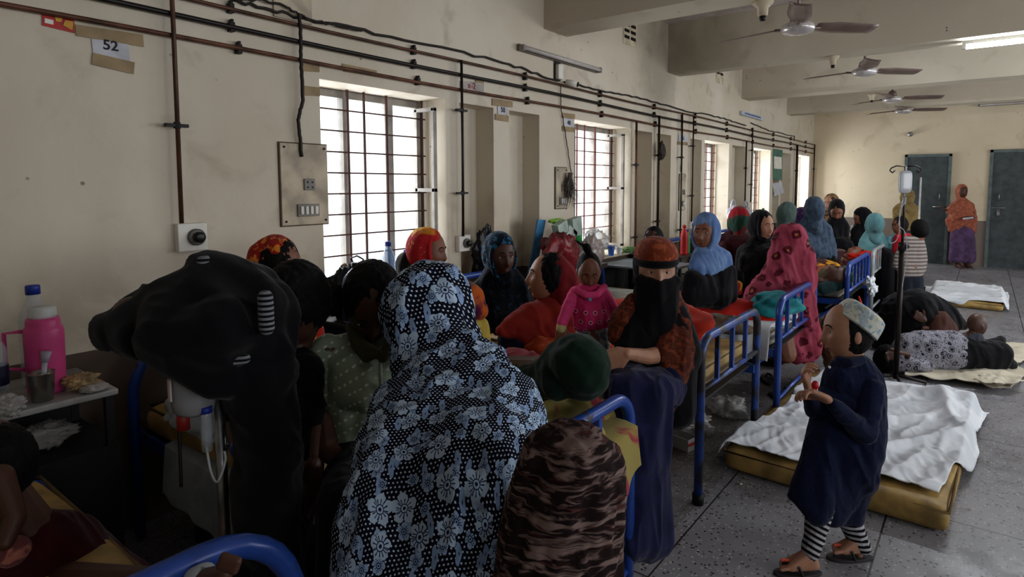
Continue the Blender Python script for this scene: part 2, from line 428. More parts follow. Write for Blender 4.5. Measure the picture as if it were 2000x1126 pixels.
def wire(label, pts, r=.005, n=10, jit=.006):
    P = []
    for a, b in zip(pts, pts[1:]):
        for k in range(n): t = k/n; P.append(np.array(a)*(1-t)+np.array(b)*t+np.array((0, random.uniform(-jit, jit), random.uniform(-jit, jit)*1.5)))
    P.append(np.array(pts[-1], float)); c = P[0].copy()
    o = MB().tube([p-c for p in P], r, 6).build('electric_cable', M_wire); o.location = c; return tag(o, label, 'cable')
def wp(px, py, dx=.015): q = onplane(px, py, 0, WX); return (WX+dx, q[1], q[2])
wire('black cable drooping along the top of the left wall to the camera box', [wp(450, 0), wp(570, 32), wp(760, 72), wp(980, 122), wp(1086, 158)], .008)
wire('second strand of black cable running beside the first near the top edge', [wp(430, -8, .03), wp(540, 10, .03), wp(600, 40, .03), wp(700, 62, .03)], .006)
wire('thick black cable hanging from the top of the wall down to the nearest switch panel', [wp(575, 28, .04), wp(577, 60, .045), wp(578, 120, .045), wp(583, 195, .04), wp(576, 235, .03), wp(585, 306, .02)], .010, jit=.002)
wire('black cable sagging along the wall from the camera box towards the second tube light', [wp(1100, 160), wp(1166, 176), wp(1240, 190), wp(1330, 215), wp(1400, 228), wp(1455, 245)], .008)
wire('thin black cable from the second tube light to the far end of the wall', [wp(1465, 240), wp(1500, 255), wp(1550, 266), wp(1549, 275)], .008)
wire('thin wire dangling from the camera box to the bundled switch panel', [wp(1092, 168), wp(1093, 210), wp(1101, 260), wp(1113, 340)], .004)
wire('thin wire hanging to the switch panel before the third window', [wp(1328, 225), wp(1330, 300), wp(1327, 335)], .006)
# ------------------------------------------------------------------ switch panels, sockets
M_pan = plain('panel_dirty_cream', '#b5a893', .6, var=.15); M_sw = plain('switch_grey', '#77736c', .4); M_white = plain('old_white_plastic', '#d8d5cc', .4, var=.05)
def panel(y, z, w, h, lab, ns=4):
    r = empty('switch_panel', (WX, y, z), lab, 'switch panel')
    MB().box((.008, 0, 0), (.016, w, h)).build('panel_plate', M_pan, r, smooth=False, bevel=.002)
    MB().box((.003, 0, 0), (.006, w+.012, h+.012)).build('panel_edge', plain('panel_gap', '#4b3e31', .8), r, smooth=False)
    for a in (-1, 1):
        for b in (-1, 1): MB().ell((.018, a*(w/2-.02), b*(h/2-.02)), .006, nu=8, nv=6).build('screw', M_clip, r)
    sw = .028
    base = MB().box((.02, .01, -h*.32), (.014, sw*ns+.014, .065)).build('switch_bank', M_sw, r, smooth=False, bevel=.003)
    for k in range(ns): MB().box((.03, .01+(k-(ns-1)/2)*sw, -h*.32), (.012, sw*.62, .042)).build('switch', M_white, base, smooth=False, bevel=.003)
    sk = MB().box((.02, .02, 0), (.014, .062, .06)).build('socket_outlet', M_sw, r, smooth=False, bevel=.003)
    h_ = MB()
    for a in (-.014, .014):
        for b in (-.015, .012): h_.box((.028, .02+a, b), (.003, .008, .010))
    h_.build('socket_hole', M_clip, sk, smooth=False)
panel(1.83, 1.47, .27, .42, 'large cream switch panel with four switches left of the nearest window')
panel(4.22, 1.44, .17, .34, 'smaller switch panel with a bundle of netting hung on it, left of the second window', 3)
panel(6.75, 1.38, .17, .42, 'narrow switch panel between pipes before the third window', 2)
tag(box('junction_panel', M_pan, -.0, .012, -.09, .12, -.1, .18), 'cream blank cover plate at the top of the wall above the nearest switch panel', 'panel').location = (WX, 1.78, 2.40)
def rsock(y, z, s, lab):
    r = empty('round_socket', (WX, y, z), lab, 'socket')
    MB().box((.02, 0, 0), (.04, s, s)).build('socket_box', M_white, r, smooth=False, bevel=.004)
    Mx = np.array(((0, 0, 1), (0, 1, 0), (-1, 0, 0)))
    d = MB(); V = MB().lathe([(s*.30, 0), (s*.30, .012), (s*.24, .014)], n=24); d.add((V.v[0]@Mx.T)*1+np.array((.04, .012, 0)), V.f); d.build('socket_ring', plain('ring_dark', '#5c5852', .4), r)
    d = MB(); V = MB().lathe([(s*.19, 0), (s*.19, .03), (s*.1, .034)], n=20); d.add((V.v[0]@Mx.T)+np.array((.045, .016, 0)), V.f); d.build('socket_core', plain('core_black', '#17181a', .35), r)
rsock(1.25, 1.235, .125, 'white square box with a round black socket on the near wall')
rsock(3.01, 1.07, .11, 'white square box with a round black socket beside the nearest window')
rsock(7.0, .98, .09, 'white square socket box beside the third window')
# hanging bundles on the wall
def lump(name, c, r, mat, label, cat, amp=.25, freq=9, seed=0, parent=None, n=28, group=None, flat=None):
    c = np.array(c, float); r = np.array(r, float)
    def fn(U):
        k = 1+amp*(vnoise(U*freq*.35+seed*7.3, seed)*2-1)+amp*.6*(np.abs(vnoise(U*freq+seed*3.1, seed+1)*2-1)*2-1)
        V = U*r*k[:, None]
        if flat is not None: V[:, 2] = np.maximum(V[:, 2], flat)
        return V
    o = MB().sphgrid(fn, n*2, n).build(name, mat, parent, smooth=True); o.location = c
    if label: tag(o, label, cat, group)
    return o
M_net = glass('grey_net', '#4a443e', .85, .9)
root = empty('netting_bundle', (WX+.05, 4.28, 1.45), 'tangled grey netting bundle hanging over the second switch panel', 'bundle')
b_ = MB(); rr = random.Random(5)
for k in range(70):
    a0 = np.array((rr.uniform(-.01, .02), rr.uniform(-.02, .03), .12)); a1 = np.array((rr.uniform(-.03, .04), rr.uniform(-.07, .07), rr.uniform(-.04, .04))); a2 = np.array((rr.uniform(-.02, .05), rr.uniform(-.08, .2), rr.uniform(-.2, -.05)))
    b_.tube([a0, a1, a2], .0012, 4)
b_.build('net_strands', plain('net_strand', '#6b655c', .9), root); lump('net_core', (0, 0, 0), (.03, .04, .09), plain('net_dark', '#2e2b2a', .9), None, None, .3, 9, 2, root)
root = lump('rag_bundle', (WX+.08, 6.02, 1.83), (.03, .05, .10), plain('rag_grey', '#3b3431', .9), 'small grey rag tied on the black vertical pipe between niches', 'rag', .3, 7, 3)
# ------------------------------------------------------------------ paper, tape, text on the wall
M_tape = plain('brown_tape', '#8f7a58', .55, var=.1); M_paper = plain('paper_white', '#b9bac0', .8, var=.08); M_ink = plain('ink', '#22222c', .8)
def flat(name, pts, mat, label, cat, parent=None, dx=.004, th=.0015, loc=None):
    P = [wp(x, y, dx) for x, y in pts]; c = np.mean(P, 0) if loc is None else np.array(loc); n = len(P)
    V = [np.array(p)-c for p in P]+[np.array(p)-c+np.array((th, 0, 0)) for p in P]
    o = MB().add(V, [tuple(range(n)), tuple(range(n, 2*n))[::-1]]+[(i, (i+1) % n, n+(i+1) % n, n+i) for i in range(n)]).build(name, mat, parent, smooth=False)
    if parent is None: o.location = c
    if label: tag(o, label, cat)
    return o, c
def text(body, px, py, size, mat, parent, c, dx=.007, rx=0):
    cu = bpy.data.curves.new('lettering', 'FONT'); cu.body = body; cu.size = size; cu.extrude = .0004; cu.align_x = 'CENTER'; cu.align_y = 'CENTER'; cu.offset = .001
    t_ = bpy.data.objects.new('t', cu); COL.objects.link(t_); me = bpy.data.meshes.new_from_object(t_.evaluated_get(bpy.context.evaluated_depsgraph_get())); bpy.data.objects.remove(t_); bpy.data.curves.remove(cu)
    me.materials.clear(); me.materials.append(mat); o = bpy.data.objects.new('lettering', me); COL.objects.link(o)
    p = np.array(wp(px, py, dx)); o.parent = parent
    o.matrix_local = Matrix.Translation(Vector(p-c)) @ Matrix(((0, 0, 1), (1, 0, 0), (0, 1, 0))).to_4x4() @ Matrix.Rotation(rx, 4, 'Z')
def paper(pts, body, tpx, tpy, size, label, tapes, mat=M_paper, ink=M_ink):
    o, c = flat('paper_sign', pts, mat, label, 'sign')
    if body: text(body, tpx, tpy, size, ink, o, c)
    for t in tapes: flat('tape', t, M_tape, None, None, o, .006, .001, c)
paper([(178, 76), (250, 84), (253, 122), (182, 112)], '52', 215, 90, .055, 'white paper numbered 52 held by brown tape high on the near wall', [[(146, 48), (278, 68), (280, 92), (148, 70)], [(180, 103), (262, 122), (260, 145), (178, 126)]])
o, c = flat('printed_card', [(81, 24), (144, 38), (145, 65), (82, 50)], plain('card_red', '#a8221f', .5), 'small red and gold printed card taped high on the near wall', 'card')
flat('card_print', [(86, 36), (103, 40), (103, 49), (86, 45)], M_white, None, None, o, .007, .001, c)
flat('card_print', [(105, 30), (122, 34), (118, 44), (108, 42)], plain('card_gold', '#d09a2e', .5), None, None, o, .007, .001, c)
flat('card_print', [(126, 40), (142, 43), (140, 60), (122, 50)], plain('card_gold', '#d09a2e', .5), None, None, o, .007, .001, c)
for i, t in enumerate(([(589, 125), (623, 128), (623, 141), (589, 139)], [(589, 167), (624, 171), (624, 188), (589, 186)], [(667, 124), (735, 138), (735, 150), (670, 140)])):
    flat('tape_strip', t, M_tape, ['upper strip of brown tape left of the nearest window', 'lower strip of brown tape left of the nearest window', 'long torn strip of brown tape above the nearest window'][i], 'tape')
M_redink = plain('red_ink', '#8c2a30', .7)
paper([(898, 158), (944, 161), (944, 180), (898, 176)], 'x-2', 920, 168, .06, 'white paper marked in red above the niches by the nearest window', [[(928, 152), (944, 154), (944, 163), (928, 161)]], plain('paper_dirty', '#a59f98', .8), M_redink)
paper([(971, 206), (991, 208), (991, 225), (971, 223)], '50', 981, 215, .05, 'small white paper numbered 50 taped between the two nearest niches', [[(960, 192), (1000, 198), (1000, 210), (960, 206)], [(966, 222), (992, 226), (992, 238), (966, 234)]])
paper([(1100, 230), (1120, 232), (1120, 249), (1100, 247)], '48', 1110, 240, .05, 'small white paper taped left of the second window', [[(1097, 220), (1122, 223), (1122, 233), (1097, 230)], [(1097, 246), (1122, 249), (1122, 258), (1097, 256)]])
paper([(1324, 263), (1342, 264), (1342, 277), (1324, 276)], '46', 1333, 270, .06, 'small white paper taped before the third window', [[(1322, 276), (1342, 278), (1342, 284), (1322, 282)]])
o, c = flat('wall_poster', [(1509, 290), (1528, 293), (1527, 352), (1509, 350)], plain('poster_green', '#3d6b5c', .6), 'green and white poster on the wall between the fourth window and last niches', 'poster')
flat('poster_print', [(1511, 305), (1526, 307), (1526, 330), (1511, 329)], M_white, None, None, o, .007, .001, c)
flat('notice_sheet', [(1508, 358), (1526, 355), (1531, 376), (1512, 383)], M_paper, 'loose printed sheet hanging just under the green poster', 'sheet')
# ------------------------------------------------------------------ wall tube lights, camera
M_tubeoff = plain('tube_off', '#b9b4b0', .3, var=.05); M_rail = plain('light_rail', '#6f6660', .5, .2)
def tube_light(y0, y1, z, lab, on=False):
    r = empty('tube_light', (WX, y0, z), lab, 'tube light'); L = y1-y0
    MB().bx(.0, .03, 0, L, -.02, .03).build('light_casing', M_rail, r, smooth=False, bevel=.004)
    MB().tube([(.055, .03, 0), (.055, L-.03, 0)], .016, 12).build('tube', M_tubeoff, r)
    for yy in (.015, L-.015): MB().box((.045, yy, 0), (.05, .03, .045)).build('lamp_holder', plain('holder', '#8d857c', .5), r, smooth=False, bevel=.005)
tube_light(3.63, 4.78, 2.49, 'unlit tube light on the left wall above the second window')
r0 = empty('tube_light', (WX, 9.0, 2.49), 'short pale tube light on the wall above the fourth window', 'tube light')
MB().bx(0, .05, -.25, .75, -.03, .03).build('light_casing', plain('casing_blue_white', '#b5bcc9', .4), r0, smooth=False, bevel=.01)
MB().bx(.05, .053, -.15, .6, -.012, .012).build('casing_slot', plain('slot_blue', '#5a6a8f', .4), r0, smooth=False)
r0 = empty('security_camera', (WX, 4.2, 2.36), 'small white security camera and wire box under the nearest tube light', 'camera')
MB().box((.02, -.03, .03), (.04, .07, .12)).build('mount_box', M_white, r0, smooth=False, bevel=.006)
MB().box((.004, -.04, .04), (.008, .09, .16)).build('back_plate', M_clip, r0, smooth=False)
MB().tube([(.06, .0, -.05), (.14, .05, -.07)], [.022, .03], 14).build('camera_body', M_white, r0); MB().tube([(.14, .05, -.07), (.152, .057, -.073)], .02, 14).build('lens', M_clip, r0)
# ------------------------------------------------------------------ ceiling fans
M_blade = plain('fan_blade_brown', '#6e5c55', .4, .1); M_hub = plain('fan_hub_white', '#b9b4b2', .25, .3)
def fan(x, y, z, a0, lab, bare=False):
    r = empty('ceiling_fan', (x, y, z), lab, 'ceiling fan', None)
    MB().tube([(0, 0, .05), (0, 0, CZ-z)], .011).build('fan_rod', M_blade, r)
    MB().lathe([(.02, CZ-z), (.06, CZ-z), (.055, CZ-z-.03), (.015, CZ-z-.09), (.012, CZ-z-.1)]).build('canopy', M_blade, r)
    MB().lathe([(.02, .14), (.05, .12), (.06, .07), (.03, .06)]).build('fan_collar', M_blade, r)
    MB().lathe([(.0, .065), (.07, .062), (.115, .04), (.125, .01), (.11, -.015), (.06, -.03), (0, -.034)], n=32).build('fan_motor', M_hub, r)
    for k in range(3):
        a = math.radians(a0+120*k); ca, sa = math.cos(a), math.sin(a)
        def bl(u, v):
            rr_ = .14+u*.50; wd = .055+.03*min(1, u*3) - .015*u*u; q = (v-.5)*2*wd; zz = .035-q*.22-.02*(1-(v-.5)**2*4)*.4
            return (rr_*ca-q*sa, rr_*sa+q*ca, zz)
        MB().grid(bl, 10, 4).build('fan_blade', M_blade, r, solid=.004)
        MB().tube([(.09*ca, .09*sa, .02), (.19*ca, .19*sa, .035)], .013, 6).build('blade_arm', M_blade, r)
fan(-1.22, 5.02, 2.65, 45, 'nearest ceiling fan with broad brown blades hanging before the second beam')
fan(-1.10, 7.36, 2.65, 45, 'second nearest ceiling fan with a pale hub')
fan(-1.12, 9.95, 2.65, 25, 'third ceiling fan with a dark cone over its hub')
fan(-1.14, 11.6, 2.65, 30, 'farthest ceiling fan near the end wall')
def bulb_holder(px, py, z, lab, s=1):
    p = onplane(px, py, 2, z); r = empty('lamp_holder', (p[0], p[1], z), lab, 'lamp holder')
    MB().lathe([(.06*s, .03*s), (.055*s, .01*s), (.03*s, -.01*s), (.028*s, -.05*s), (.018*s, -.055*s)]).build('holder_cup', plain('holder_cream', '#b8ab93', .6), r)
    MB().lathe([(.018*s, -.055*s), (.016*s, -.08*s)]).build('bulb_socket', M_clip, r)
bulb_holder(1490, 12, 2.67, 'round cream lamp holder under the nearest ceiling beam', 1.2)
bulb_holder(1627, 116, 2.67, 'round cream lamp holder under the second ceiling beam')
bulb_holder(1703, 188, 2.67, 'round cream lamp holder under the third ceiling beam')
p = onplane(1778, 262, 1, YF); r = empty('lamp_holder', (p[0], YF, p[2]), 'small round lamp holder on the far wall above the left door', 'lamp holder')
MB().tube([(0, .02, 0), (0, -.05, 0)], [.05, .04], 16).tube([(0, -.05, 0), (.02, -.11, -.01)], .025, 12).build('holder_cup', M_steel, r)
# lit tube under the second beam
r = empty('tube_light', (-.22, 6.47, 2.70), 'bright lit tube light under the second ceiling beam', 'tube light')
MB().bx(.0, 1.24, -.02, .02, -.03, 0).build('light_casing', M_white, r, smooth=False)
MB().tube([(.03, 0, -.05), (1.21, 0, -.05)], .019, 12).build('tube', emit('lit_tube', '#eaf4ff', 110), r)
for xx in (.015, 1.225): MB().box((xx, 0, -.045), (.03, .045, .05)).build('lamp_holder', M_white, r, smooth=False, bevel=.005)
area('tube_glow', (.4, 6.47, 2.60), (0, 0, 0), 1.15, .05, 16, (.93, .97, 1))
r = empty('tube_light', (-.17, YF-.08, 2.86), 'unlit tube light high on the far wall above the right door', 'tube light')
MB().bx(0, 1.2, .0, .04, -.02, .02).build('light_casing', M_rail, r, smooth=False); MB().tube([(.02, -.02, 0), (1.18, -.02, 0)], .016, 10).build('tube', M_tubeoff, r)
# ------------------------------------------------------------------ beds
M_blue = None
def bluemat():
    m = Mat('bed_blue_enamel', .35, .1, .5); v = m.coord()
    ch = m.ramp(m.noise(v, 11, 6, .6), .60, .66)
    m.col(m.mix(ch, '#1d3f8c', '#26252c')); m.link(ch*.3+.3, m.b.inputs['Roughness']); m.bump(m.noise(v, 40), .15, .003); return m.mat
M_blue = bluemat()
def bluemat2():
    m = Mat('bed_blue_worn', .4, .2, .5); v = m.coord(); x, y, z = m.sep(v)
    ch = m.ramp(m.noise(v, 6, 6, .8), .46, .56); m.col(m.mix(ch, '#1f3f86', '#1f2028')); return m.mat
M_blue2 = bluemat2()
M_whiterail = plain('bed_white_enamel', '#9aa0a3', .4, .2); M_teal = plain('bed_teal_enamel', '#2c6670', .4, .1)
M_mtop = plain('mattress_ochre', '#9c7f48', .55, var=.22, bump=.3, bs=12); M_darkmetal = plain('dark_metal', '#17161a', .5, .5)
def rrect(y0, y1, z0, z1, rad=.11, n=5):
    P = [(0, y0, z0), (0, y0, z1-rad)]
    for k in range(1, n+1): a = math.pi-k*math.pi/2/n; P.append((0, y0+rad+rad*math.cos(a), z1-rad+rad*math.sin(a)))
    P.append((0, y1-rad, z1))
    for k in range(1, n+1): a = math.pi/2-k*math.pi/2/n; P.append((0, y1-rad+rad*math.cos(a), z1-rad+rad*math.sin(a)))
    P.append((0, y1, z0)); return P
def bed(y0, y1, xf, label, mats=None, bars=4, low=True, top=.77, mid=.53, zb=.46, lean=0, arch=None, head=None, htop=.86):
    mm = mats or M_blue; r = empty('hospital_bed', (xf, y0, 0), label, 'bed'); w_ = y1-y0; hd = (head or WX+.13)-xf
    rad = arch or .10
    MB().tube(rrect(0, w_, .02, top, rad, 7), .021, 10).build('foot_rail', mm, r)
    for a in (0, w_): MB().tube([(0, a, 0), (0, a, .05)], .027, 10).build('rubber_foot', M_darkmetal, r)
    MB().tube([(0, 0, mid), (0, w_, mid)], .014, 8).build('crossbar', mm, r)
    if low: MB().tube([(0, 0, .15), (0, w_, .15)], .013, 8).build('crossbar', mm, r)
    for k in range(bars): yy = w_*(k+1)/(bars+1); MB().bx(-.011, .011, yy-.011, yy+.011, mid, top-.01).build('bar', mm, r, smooth=False, bevel=.003)
    hp = [(hd, y, z) for _, y, z in rrect(0, w_, .02, htop, .26, 8)]
    MB().tube(hp, .021, 10).build('head_rail', M_blue, r)
    for yy in (.03, w_-.03): MB().bx(hd, 0, yy-.015, yy+.015, zb-.05, zb).build('side_rail', mm, r, smooth=False)
    MB().bx(hd, -.02, .03, w_-.03, zb-.012, zb).build('bed_base', M_darkmetal, r, smooth=False)
    MB().tube([(-.05, .04, .42), (-.45, .04, .1)], .012, 6).build('brace', mm, r)
    return r
def mattress(x0, x1, y0, y1, z0, th, label, mat=None, rz=0, seed=0):
    L = ((x0+x1)/2, (y0+y1)/2, z0)
    m = MB(); rd = .035; hx, hy = abs(x1-x0)/2-rd, abs(y1-y0)/2-rd
    m.hull([((a*hx, b*hy, c), rd) for a in (-1, 1) for b in (-1, 1) for c in (rd, th-rd)])
    def post(co):
        co = co.copy(); n = vnoise(co*3.1, seed)-.5; top = co[:, 2] > th*.55
        co[:, 2] += np.where(top, n*.022, 0); co[:, :2] += (vnoise(co*4, seed+4)[:, None]-.5)*.02; return co
    o = m.build('mattress', mat or M_mtop, None, voxel=.02, iters=3, post=post); o.location = L; o.rotation_euler = (0, 0, rz)
    def ring(z, e=.004): return [(a*(abs(x1-x0)/2-rd*.3+e), b*(abs(y1-y0)/2-rd*.3+e), z) for a, b in ((-1, -1), (1, -1), (1, 1), (-1, 1))]
    MB().tube(ring(th-.015), .006, 6, closed=True).build('piping', plain('piping_dark', '#6b5530', .7), o)
    return tag(o, label, 'mattress')
mZ = ('maroon', )
bed(-.30, .59, -1.0, 'bed nearest the camera with a chipped bright blue arched rail', bars=3, top=.865, arch=.16, head=-2.37, htop=.62)
bed(.95, 1.78, -.93, 'blue bed in the foreground behind the woman in the floral chador', bars=3)
bed(2.60, 3.44, -1.0, 'worn blue bed where the woman in the face veil sits', [M_blue2, M_blue][0], bars=3, low=False)
bed(3.78, 4.72, -.97, 'blue bed with the teal cloth hanging over its foot rail', bars=4)
bed(5.80, 6.95, -.93, 'blue bed holding the dark-faced patient on the orange pillow', bars=5)
bed(7.20, 8.30, -.92, 'pale-railed bed behind the boy in the striped shirt', M_whiterail, bars=5)
bed(9.0, 9.9, -1.0, 'far bed behind the woman in the pale teal scarf', M_teal, bars=5)
mattress(-2.35, -1.05, -.26, .55, .46, .11, 'ochre mattress on the nearest bed')
mattress(-2.72, -.99, .98, 1.75, .46, .12, 'worn ochre mattress on the foreground bed')
mattress(-2.7, -1.05, 2.62, 3.42, .46, .13, 'creased ochre mattress under the woman in the face veil', seed=3)
mattress(-2.7, -1.02, 3.82, 4.68, .46, .11, 'mattress under the red blanket', plain('mattress_grey', '#8d8a80', .8), seed=4)
mattress(-2.7, -.98, 5.84, 6.9, .46, .11, 'mattress under the patient on the orange pillow', plain('mattress_grey', '#8d8a80', .8), seed=5)
mattress(-2.7, -.98, 7.24, 8.26, .46, .11, 'mattress on the pale-railed bed', plain('mattress_grey', '#8d8a80', .8), seed=6)
mattress(-2.7, -1.05, 9.04, 9.86, .46, .11, 'mattress on the far bed', plain('mattress_grey', '#8d8a80', .8), seed=8)
# ------------------------------------------------------------------ sheets
M_sheet = cloth('white_sheet', '#dfe3e8', '#ced3d9', 5, .4, .6); M_sheet2 = cloth('cream_sheet', '#c4bca9', '#b5ac97', 5, .4, .6); M_sheet_bl = cloth('bluish_sheet', '#8b9299', '#7c838a', 5)
def sheet(name, quad, mat, label, cat='sheet', foot=None, top=.1, low=.01, nu=90, nv=90, amp=.016, seed=1, freq=7, edge=.03, slope=.05, th=.004, folds=None, group=None):
    Q = np.array(quad, float); c = Q.mean(0); uu, vv = np.meshgrid(np.linspace(0, 1, nu+1), np.linspace(0, 1, nv+1)); u = uu.ravel(); v = vv.ravel()
    e1 = edge*(vnoise(np.c_[v*6, u*0, u*0+seed], seed)-.5)*2; e2 = edge*(vnoise(np.c_[u*6, u*0+3, u*0+seed], seed+2)-.5)*2
    w = [(1-u)*(1-v), u*(1-v), u*v, (1-u)*v]; xy = sum(w[i][:, None]*Q[i][None] for i in range(4))
    du = (Q[1]-Q[0])/np.linalg.norm(Q[1]-Q[0]); dv = (Q[3]-Q[0])/np.linalg.norm(Q[3]-Q[0])
    xy = xy+du[None]*(e1*np.abs(2*u-1)**3)[:, None]+dv[None]*(e2*np.abs(2*v-1)**3)[:, None]
    if foot is not None:
        x0, x1, y0, y1, ang = foot; cx, cy = (x0+x1)/2, (y0+y1)/2; cs, sn = math.cos(-ang), math.sin(-ang)
        lx = (xy[:, 0]-cx)*cs-(xy[:, 1]-cy)*sn; ly = (xy[:, 0]-cx)*sn+(xy[:, 1]-cy)*cs
        d = np.maximum(np.abs(lx)-(x1-x0)/2, np.abs(ly)-(y1-y0)/2); k = 1-np.clip((d+.01)/slope, 0, 1); k = k*k*(3-2*k)
    else: k = np.ones(len(u))
    p3 = np.c_[xy, np.zeros(len(u))]
    wr = (ridge(p3, (1, .35, 0), freq, seed)-.4)*amp+(ridge(p3, (.3, 1, 0), freq*1.3, seed+5)-.4)*amp*.7+(vnoise(p3*freq*2.4, seed+7)-.5)*amp*.15+(ridge(p3, (.5, -1, 0), freq*3.2, seed+15, .3, 1.2)-.4)*amp*.28
    if folds: 
        for (fx, fy, ax_, ay_, hh, wd) in folds:
            t = (xy[:, 0]-fx)*(-ay_)+(xy[:, 1]-fy)*ax_; al = (xy[:, 0]-fx)*ax_+(xy[:, 1]-fy)*ay_
            t = t+.03*np.sin(al*9); wr += hh*np.exp(-(t/wd)**2)*np.clip(1.2-np.abs(al)*2.5, 0, 1)
    z = low+(top-low)*k+np.maximum(wr, -.004)*1.0+.004
    V = np.c_[xy-c, z]
    Fc = [(j*(nu+1)+i, j*(nu+1)+i+1, (j+1)*(nu+1)+i+1, (j+1)*(nu+1)+i) for j in range(nv) for i in range(nu)]
    o = MB().add(V, Fc).build(name, mat, solid=th); o.location = (c[0], c[1], 0); return tag(o, label, cat, group)
# floor mattresses
mattress(-1.0, -.02, 2.98, 4.75, 0, .115, 'ochre mattress on the floor under the crumpled white sheet beside the boy', rz=math.radians(-2), seed=11)
sheet('bed_sheet', [(-1.04, 3.0), (-.08, 3.10), (.10, 4.72), (-.86, 4.72)], M_sheet, 'crumpled white sheet on the floor mattress beside the boy', foot=(-1.0, -.02, 2.98, 4.75, math.radians(-2)), top=.122, nu=150, nv=170, amp=.026, freq=6, seed=4, slope=.06,
      folds=[(-.35, 3.9, .5, .85, .03, .03), (-.25, 3.6, .4, .9, .028, .025), (-.12, 4.3, -.3, .95, .045, .04), (-.3, 4.5, .9, .3, .04, .05), (-.5, 3.4, .9, .2, .02, .03), (-.05, 3.9, .2, .97, .02, .02)])
mattress(-.50, .24, 8.72, 10.2, 0, .09, 'ochre floor mattress farthest from the camera near the doors', seed=12)
sheet('bed_sheet', [(-.58, 8.7), (.26, 8.75), (.32, 10.25), (-.62, 10.2)], M_sheet, 'white sheet on the farthest floor mattress near the doors', foot=(-.50, .24, 8.72, 10.2, 0), top=.095, nu=60, nv=80, amp=.03, freq=4, seed=14)
sheet('floor_sheet', [(-.42, 5.25), (.22, 5.35), (.44, 6.9), (-.4, 6.9)], M_sheet2, 'cream sheet on the floor under the person lying in the patterned dress', top=.02, low=.01, nu=80, nv=80, amp=.03, freq=5, seed=21, edge=.06)
sheet('folded_cloth', [(.02, 5.24), (.24, 5.3), (.27, 5.5), (.04, 5.48)], M_sheet2, 'folded cream cloth at the corner of the floor sheet', 'cloth', top=.05, low=.02, nu=30, nv=30, amp=.03, freq=9, seed=23)
# ------------------------------------------------------------------ bedside tables
M_ttop = plain('table_top_pale', '#9b9a98', .35, .1, var=.12); M_tab = plain('table_dark', '#141318', .6); M_tab2 = plain('table_dark_brown', '#2a211e', .6)
def table(x1, y0, y1, z, label, closed=True, tm=None):
    x0 = WX+.02; r = empty('bedside_table', ((x0+x1)/2, (y0+y1)/2, 0), label, 'table'); L = r.location
    a, b = (x1-x0)/2, (y1-y0)/2
    MB().bx(-a, a, -b, b, z-.022, z).build('table_top', tm or M_ttop, r, smooth=False, bevel=.006)
    if closed:
        if z == .75: MB().bx(-a+.005, a-.01, -b+.005, b-.005, .02, z-.20).build('cabinet_shade_fill', M_tab, r, smooth=False)  # larger dark box added so the space under this table reads as shade
        MB().bx(-a+.03, a-.03, -b+.03, b-.03, .12, z-.30).build('cabinet_body', M_tab, r, smooth=False)
        MB().bx(-a+.02, -a+.035, -b+.02, b-.02, z-.3, z-.022).build('back_panel', M_tab, r, smooth=False)
    for sx in (-1, 1):
        for sy in (-1, 1): MB().bx(sx*(a-.025)-.013, sx*(a-.025)+.013, sy*(b-.025)-.013, sy*(b-.025)+.013, 0, z-.02).build('leg', M_tab, r, smooth=False)
    return r
table(-2.44, .40, .80, .75, 'pale-topped bedside table with the pink thermos at the left edge')
table(-2.45, 1.84, 2.50, .76, 'bedside table with the large water jug under the nearest window', tm=M_tab2)
table(-2.35, 3.46, 3.74, .74, 'low bedside table piled with bags below the first niches', tm=M_tab2)
table(-2.15, 4.78, 5.35, .74, 'grey-topped bedside table with bowls below the second window', tm=plain('table_top_blue_grey', '#6f757d', .35))
table(-2.3, 5.42, 5.76, .78, 'dark bedside table below the pipes beyond the second window', tm=M_tab2)
# ------------------------------------------------------------------ things on the tables
def at(px, py, x=None, y=None, z=None):
    if z is not None: return onplane(px, py, 2, z)
    if x is not None: return onplane(px, py, 0, x)
    return onplane(px, py, 1, y)
M_pink = plain('thermos_pink', '#c8457f', .38, var=.05, bump=0); M_cl = glass('clear_plastic', '#b9c4cc', .32, .08); M_capb = plain('cap_blue', '#1c2f86', .4, bump=0); M_label = plain('bottle_label_dark', '#10142c', .4)
M_wcap = plain('thermos_white', '#c5c9c6', .4); M_capr = plain('cap_red', '#b51f22', .4, bump=0); M_clb = glass('jug_blue_plastic', '#7f95ae', .6, .08)
p = at(100, 752, z=.75); p = (-2.56, .49, .75)
p = at(92, 750, x=-2.60)
r = empty('thermos', (p[0], p[1], .75), 'pink thermos flask with a white collar on the left table', 'thermos')
R_ = .057
MB().lathe([(R_*.86, 0), (R_*.95, .01), (R_, .19), (R_*1.0, .215), (R_*.93, .23), (R_*.86, .235), (R_*.86, .25), (R_*.8, .262)], n=32).build('flask_body', M_pink, r)
MB().lathe([(R_*.66, .262), (R_*.70, .27), (R_*.68, .296), (R_*.6, .30)], n=28).build('collar', M_wcap, r)
MB().tube([(-R_*.5-.02, -R_*.8, .215), (-R_*.5-.045, -R_*.8-.045, .212), (-R_*.5-.045, -R_*.8-.045, .09), (-R_*.5-.02, -R_*.8, .08)], .007, 8).build('handle', M_pink, r)
